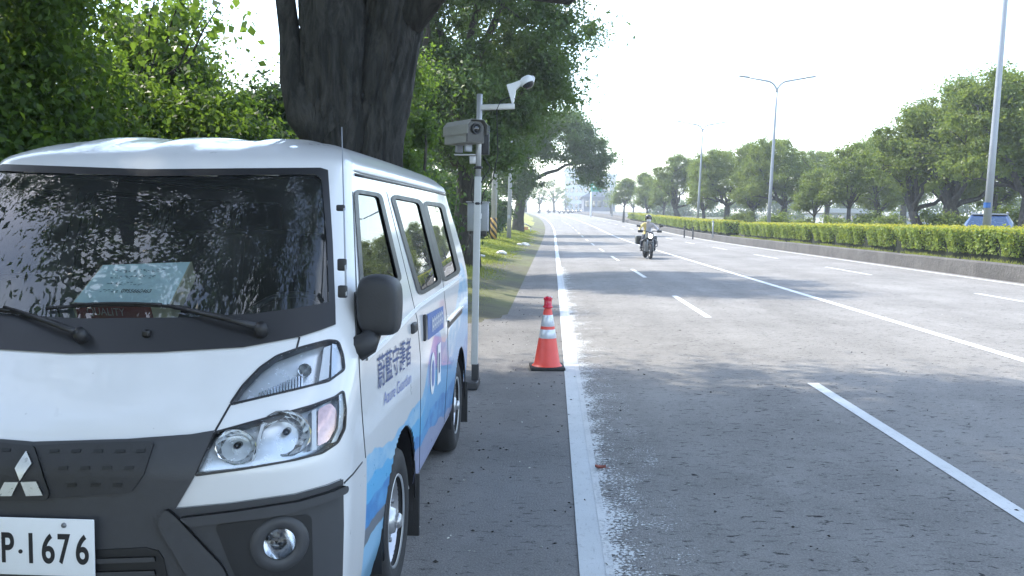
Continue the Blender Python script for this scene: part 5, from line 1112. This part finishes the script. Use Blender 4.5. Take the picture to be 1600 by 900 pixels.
# ------------------------------------------------------------------ far buildings and sign
def block(name, label, px0, px1, ytop, d, mat, rows, cols, depth=20, roof=None, ybase=332):
    x0, x1 = on_y(px0, ybase, d).x, on_y(px1, ybase, d).x; zb = prof_z(d)-1; zt = on_y((px0+px1)/2, ytop, d).z; t = thing(name, label, 'building', ((x0+x1)/2, d, zb)); W, H = x1-x0, zt-zb
    MB().box((0, depth/2, H/2), (W, depth, H)).build('wall', mat, t); MB().box((0, depth/2, H+.3), (W+.8, depth+.8, .6)).build('parapet', mat, t)
    wm = MB().box((0, 0, 0), (W/cols*.62, .3, (H-2)/rows*.5)).mesh('window')
    for r in range(rows):
        for c_ in range(cols): link('window', wm, 'building_glass', t, ((c_+.5)/cols*W-W/2, -.1, 2.2+(r+.5)/rows*(H-2.5)))
    return t
block('office_block', 'pale hazy office block left of the green sign', 882, 918, 266, 330, 'building_pale', 5, 5)
block('office_block', 'pale hazy block with a taller roof right of the green sign', 906, 962, 274, 350, 'building_pale', 4, 7)
wh = block('warehouse', 'low dark-roofed hazy building below the green sign', 912, 960, 309, 292, 'building_dark', 1, 5, 24)
Wd = 10.; rf = MB().prism([(-Wd/2-.6, -.8, 6.2), (Wd/2+.6, -.8, 6.2), (0, -.8, 9.2)], (0, 25, 0)).build('roof', 'roof_sheet', wh)
block('low_shop', 'low pale building seen through the trees behind the long hedge', 1290, 1365, 333, 120, 'concrete_wall', 1, 5, 10, ybase=345)
block('low_shop', 'low pale wall seen behind the trees right of the middle lamp post', 1395, 1470, 338, 130, 'concrete_wall', 1, 4, 10, ybase=345)
d = 185.; X = on_y(923, 330, d).x; sg = thing('road_sign', 'green road sign on a tall pale post far down the road', 'road sign', (X, d, prof_z(d)+.2)); zt = on_y(930, 290, d).z-sg.location.z; zb_ = on_y(930, 299, d).z-sg.location.z
MB().tube([(0, 0, -.3), (0, 0, zt+.3)], [.22, .15], 12).build('post', 'camera_white', sg); MB().tube([(0, 0, zt-.3), (3, 0, zt-.2)], .09, 8).build('arm', 'camera_white', sg)
pn = MB().box((1.0, -.12, (zt+zb_)/2+.3), (2.3, .08, 1.9), bev=.02).build('panel', 'sign_green', sg)
for i in range(3): MB().box((.45+i*.55, -.17, (zt+zb_)/2+.3+.25*(i % 2)), (.3, .012, .5)).build('marking', 'plate_white', pn)
# ------------------------------------------------------------------ fallen leaf and litter on the asphalt
p = on_z(938, 736); lf = thing('fallen_leaf', 'curled red-brown dry leaf lying on the worn edge line', 'leaf', (p.x, p.y, .012)); mb = MB(); V = []
for i in range(7):
    t_ = i/6; w = .022*math.sin(PI*min(.98, t_*.9+.08))
    for sx in (-1, 0, 1): V.append((-.035+.07*t_, sx*w, .004+abs(sx)*.016+.02*(t_-.5)**2*2))
mb.add(V, [(i*3+k, i*3+k+1, i*3+k+4, i*3+k+3) for i in range(6) for k in range(2)], True); mb.build('blade', 'dry_leaf', lf); MB().tube([(.03, 0, .01), (.06, .008, .006)], .0015, 5).build('stalk', 'dry_leaf', lf)
def litter(name, label, mat, n, seed, size, fu, s0, s1):
    rng = np.random.default_rng(seed); s = s0+(s1-s0)*rng.uniform(0, 1, n)**1.6; u = fu(rng, n); mb = MB()
    for i in range(n):
        q = rp(u[i], s[i], .006); a = rng.uniform(0, 6.28); L_ = size*rng.uniform(.4, 1.7); w = L_*rng.uniform(.15, .6); dx = Vector((math.cos(a), math.sin(a), 0)); dy = Vector((-dx.y, dx.x, 0)); h = Vector((0, 0, L_*rng.uniform(.1, .3)))
        mb.add([q-dx*L_/2, q+dy*w/2+h, q+dx*L_/2, q-dy*w/2+h*.3, q-Vector((0, 0, .004))], [(0, 1, 2, 3), (0, 3, 4), (3, 2, 4), (2, 1, 4), (1, 0, 4)])
    tag(mb.build(name, mat), label, 'litter', kind='stuff')
litter('leaf_litter', 'small dark dry leaf scraps scattered over the asphalt', 'debris_dark', 420, 201, .02, lambda r, n: np.where(r.uniform(0, 1, n) < .6, r.uniform(-1.1, .2, n), r.uniform(.2, 6, n)), 3, 22)
litter('pale_grit', 'pale grit and petals scattered over the asphalt', 'debris_pale', 220, 202, .018, lambda r, n: np.where(r.uniform(0, 1, n) < .5, r.uniform(-1.1, .2, n), r.uniform(.2, 7, n)), 3, 20)
# ------------------------------------------------------------------ haze
t = NT('haze_air'); pv = t.n('VolumePrincipled'); pv.inputs['Color'].default_value = (.86, .92, 1, 1); pv.inputs['Density'].default_value = .00095; pv.inputs['Anisotropy'].default_value = .35
t.t.links.new(pv.outputs[0], t.o.inputs['Volume'])
hz = MB().box((0, 480, 14), (1700, 1900, 36)).build('haze', 'haze_air'); tag(hz, 'thin bright haze over the whole road', 'haze', kind='stuff')
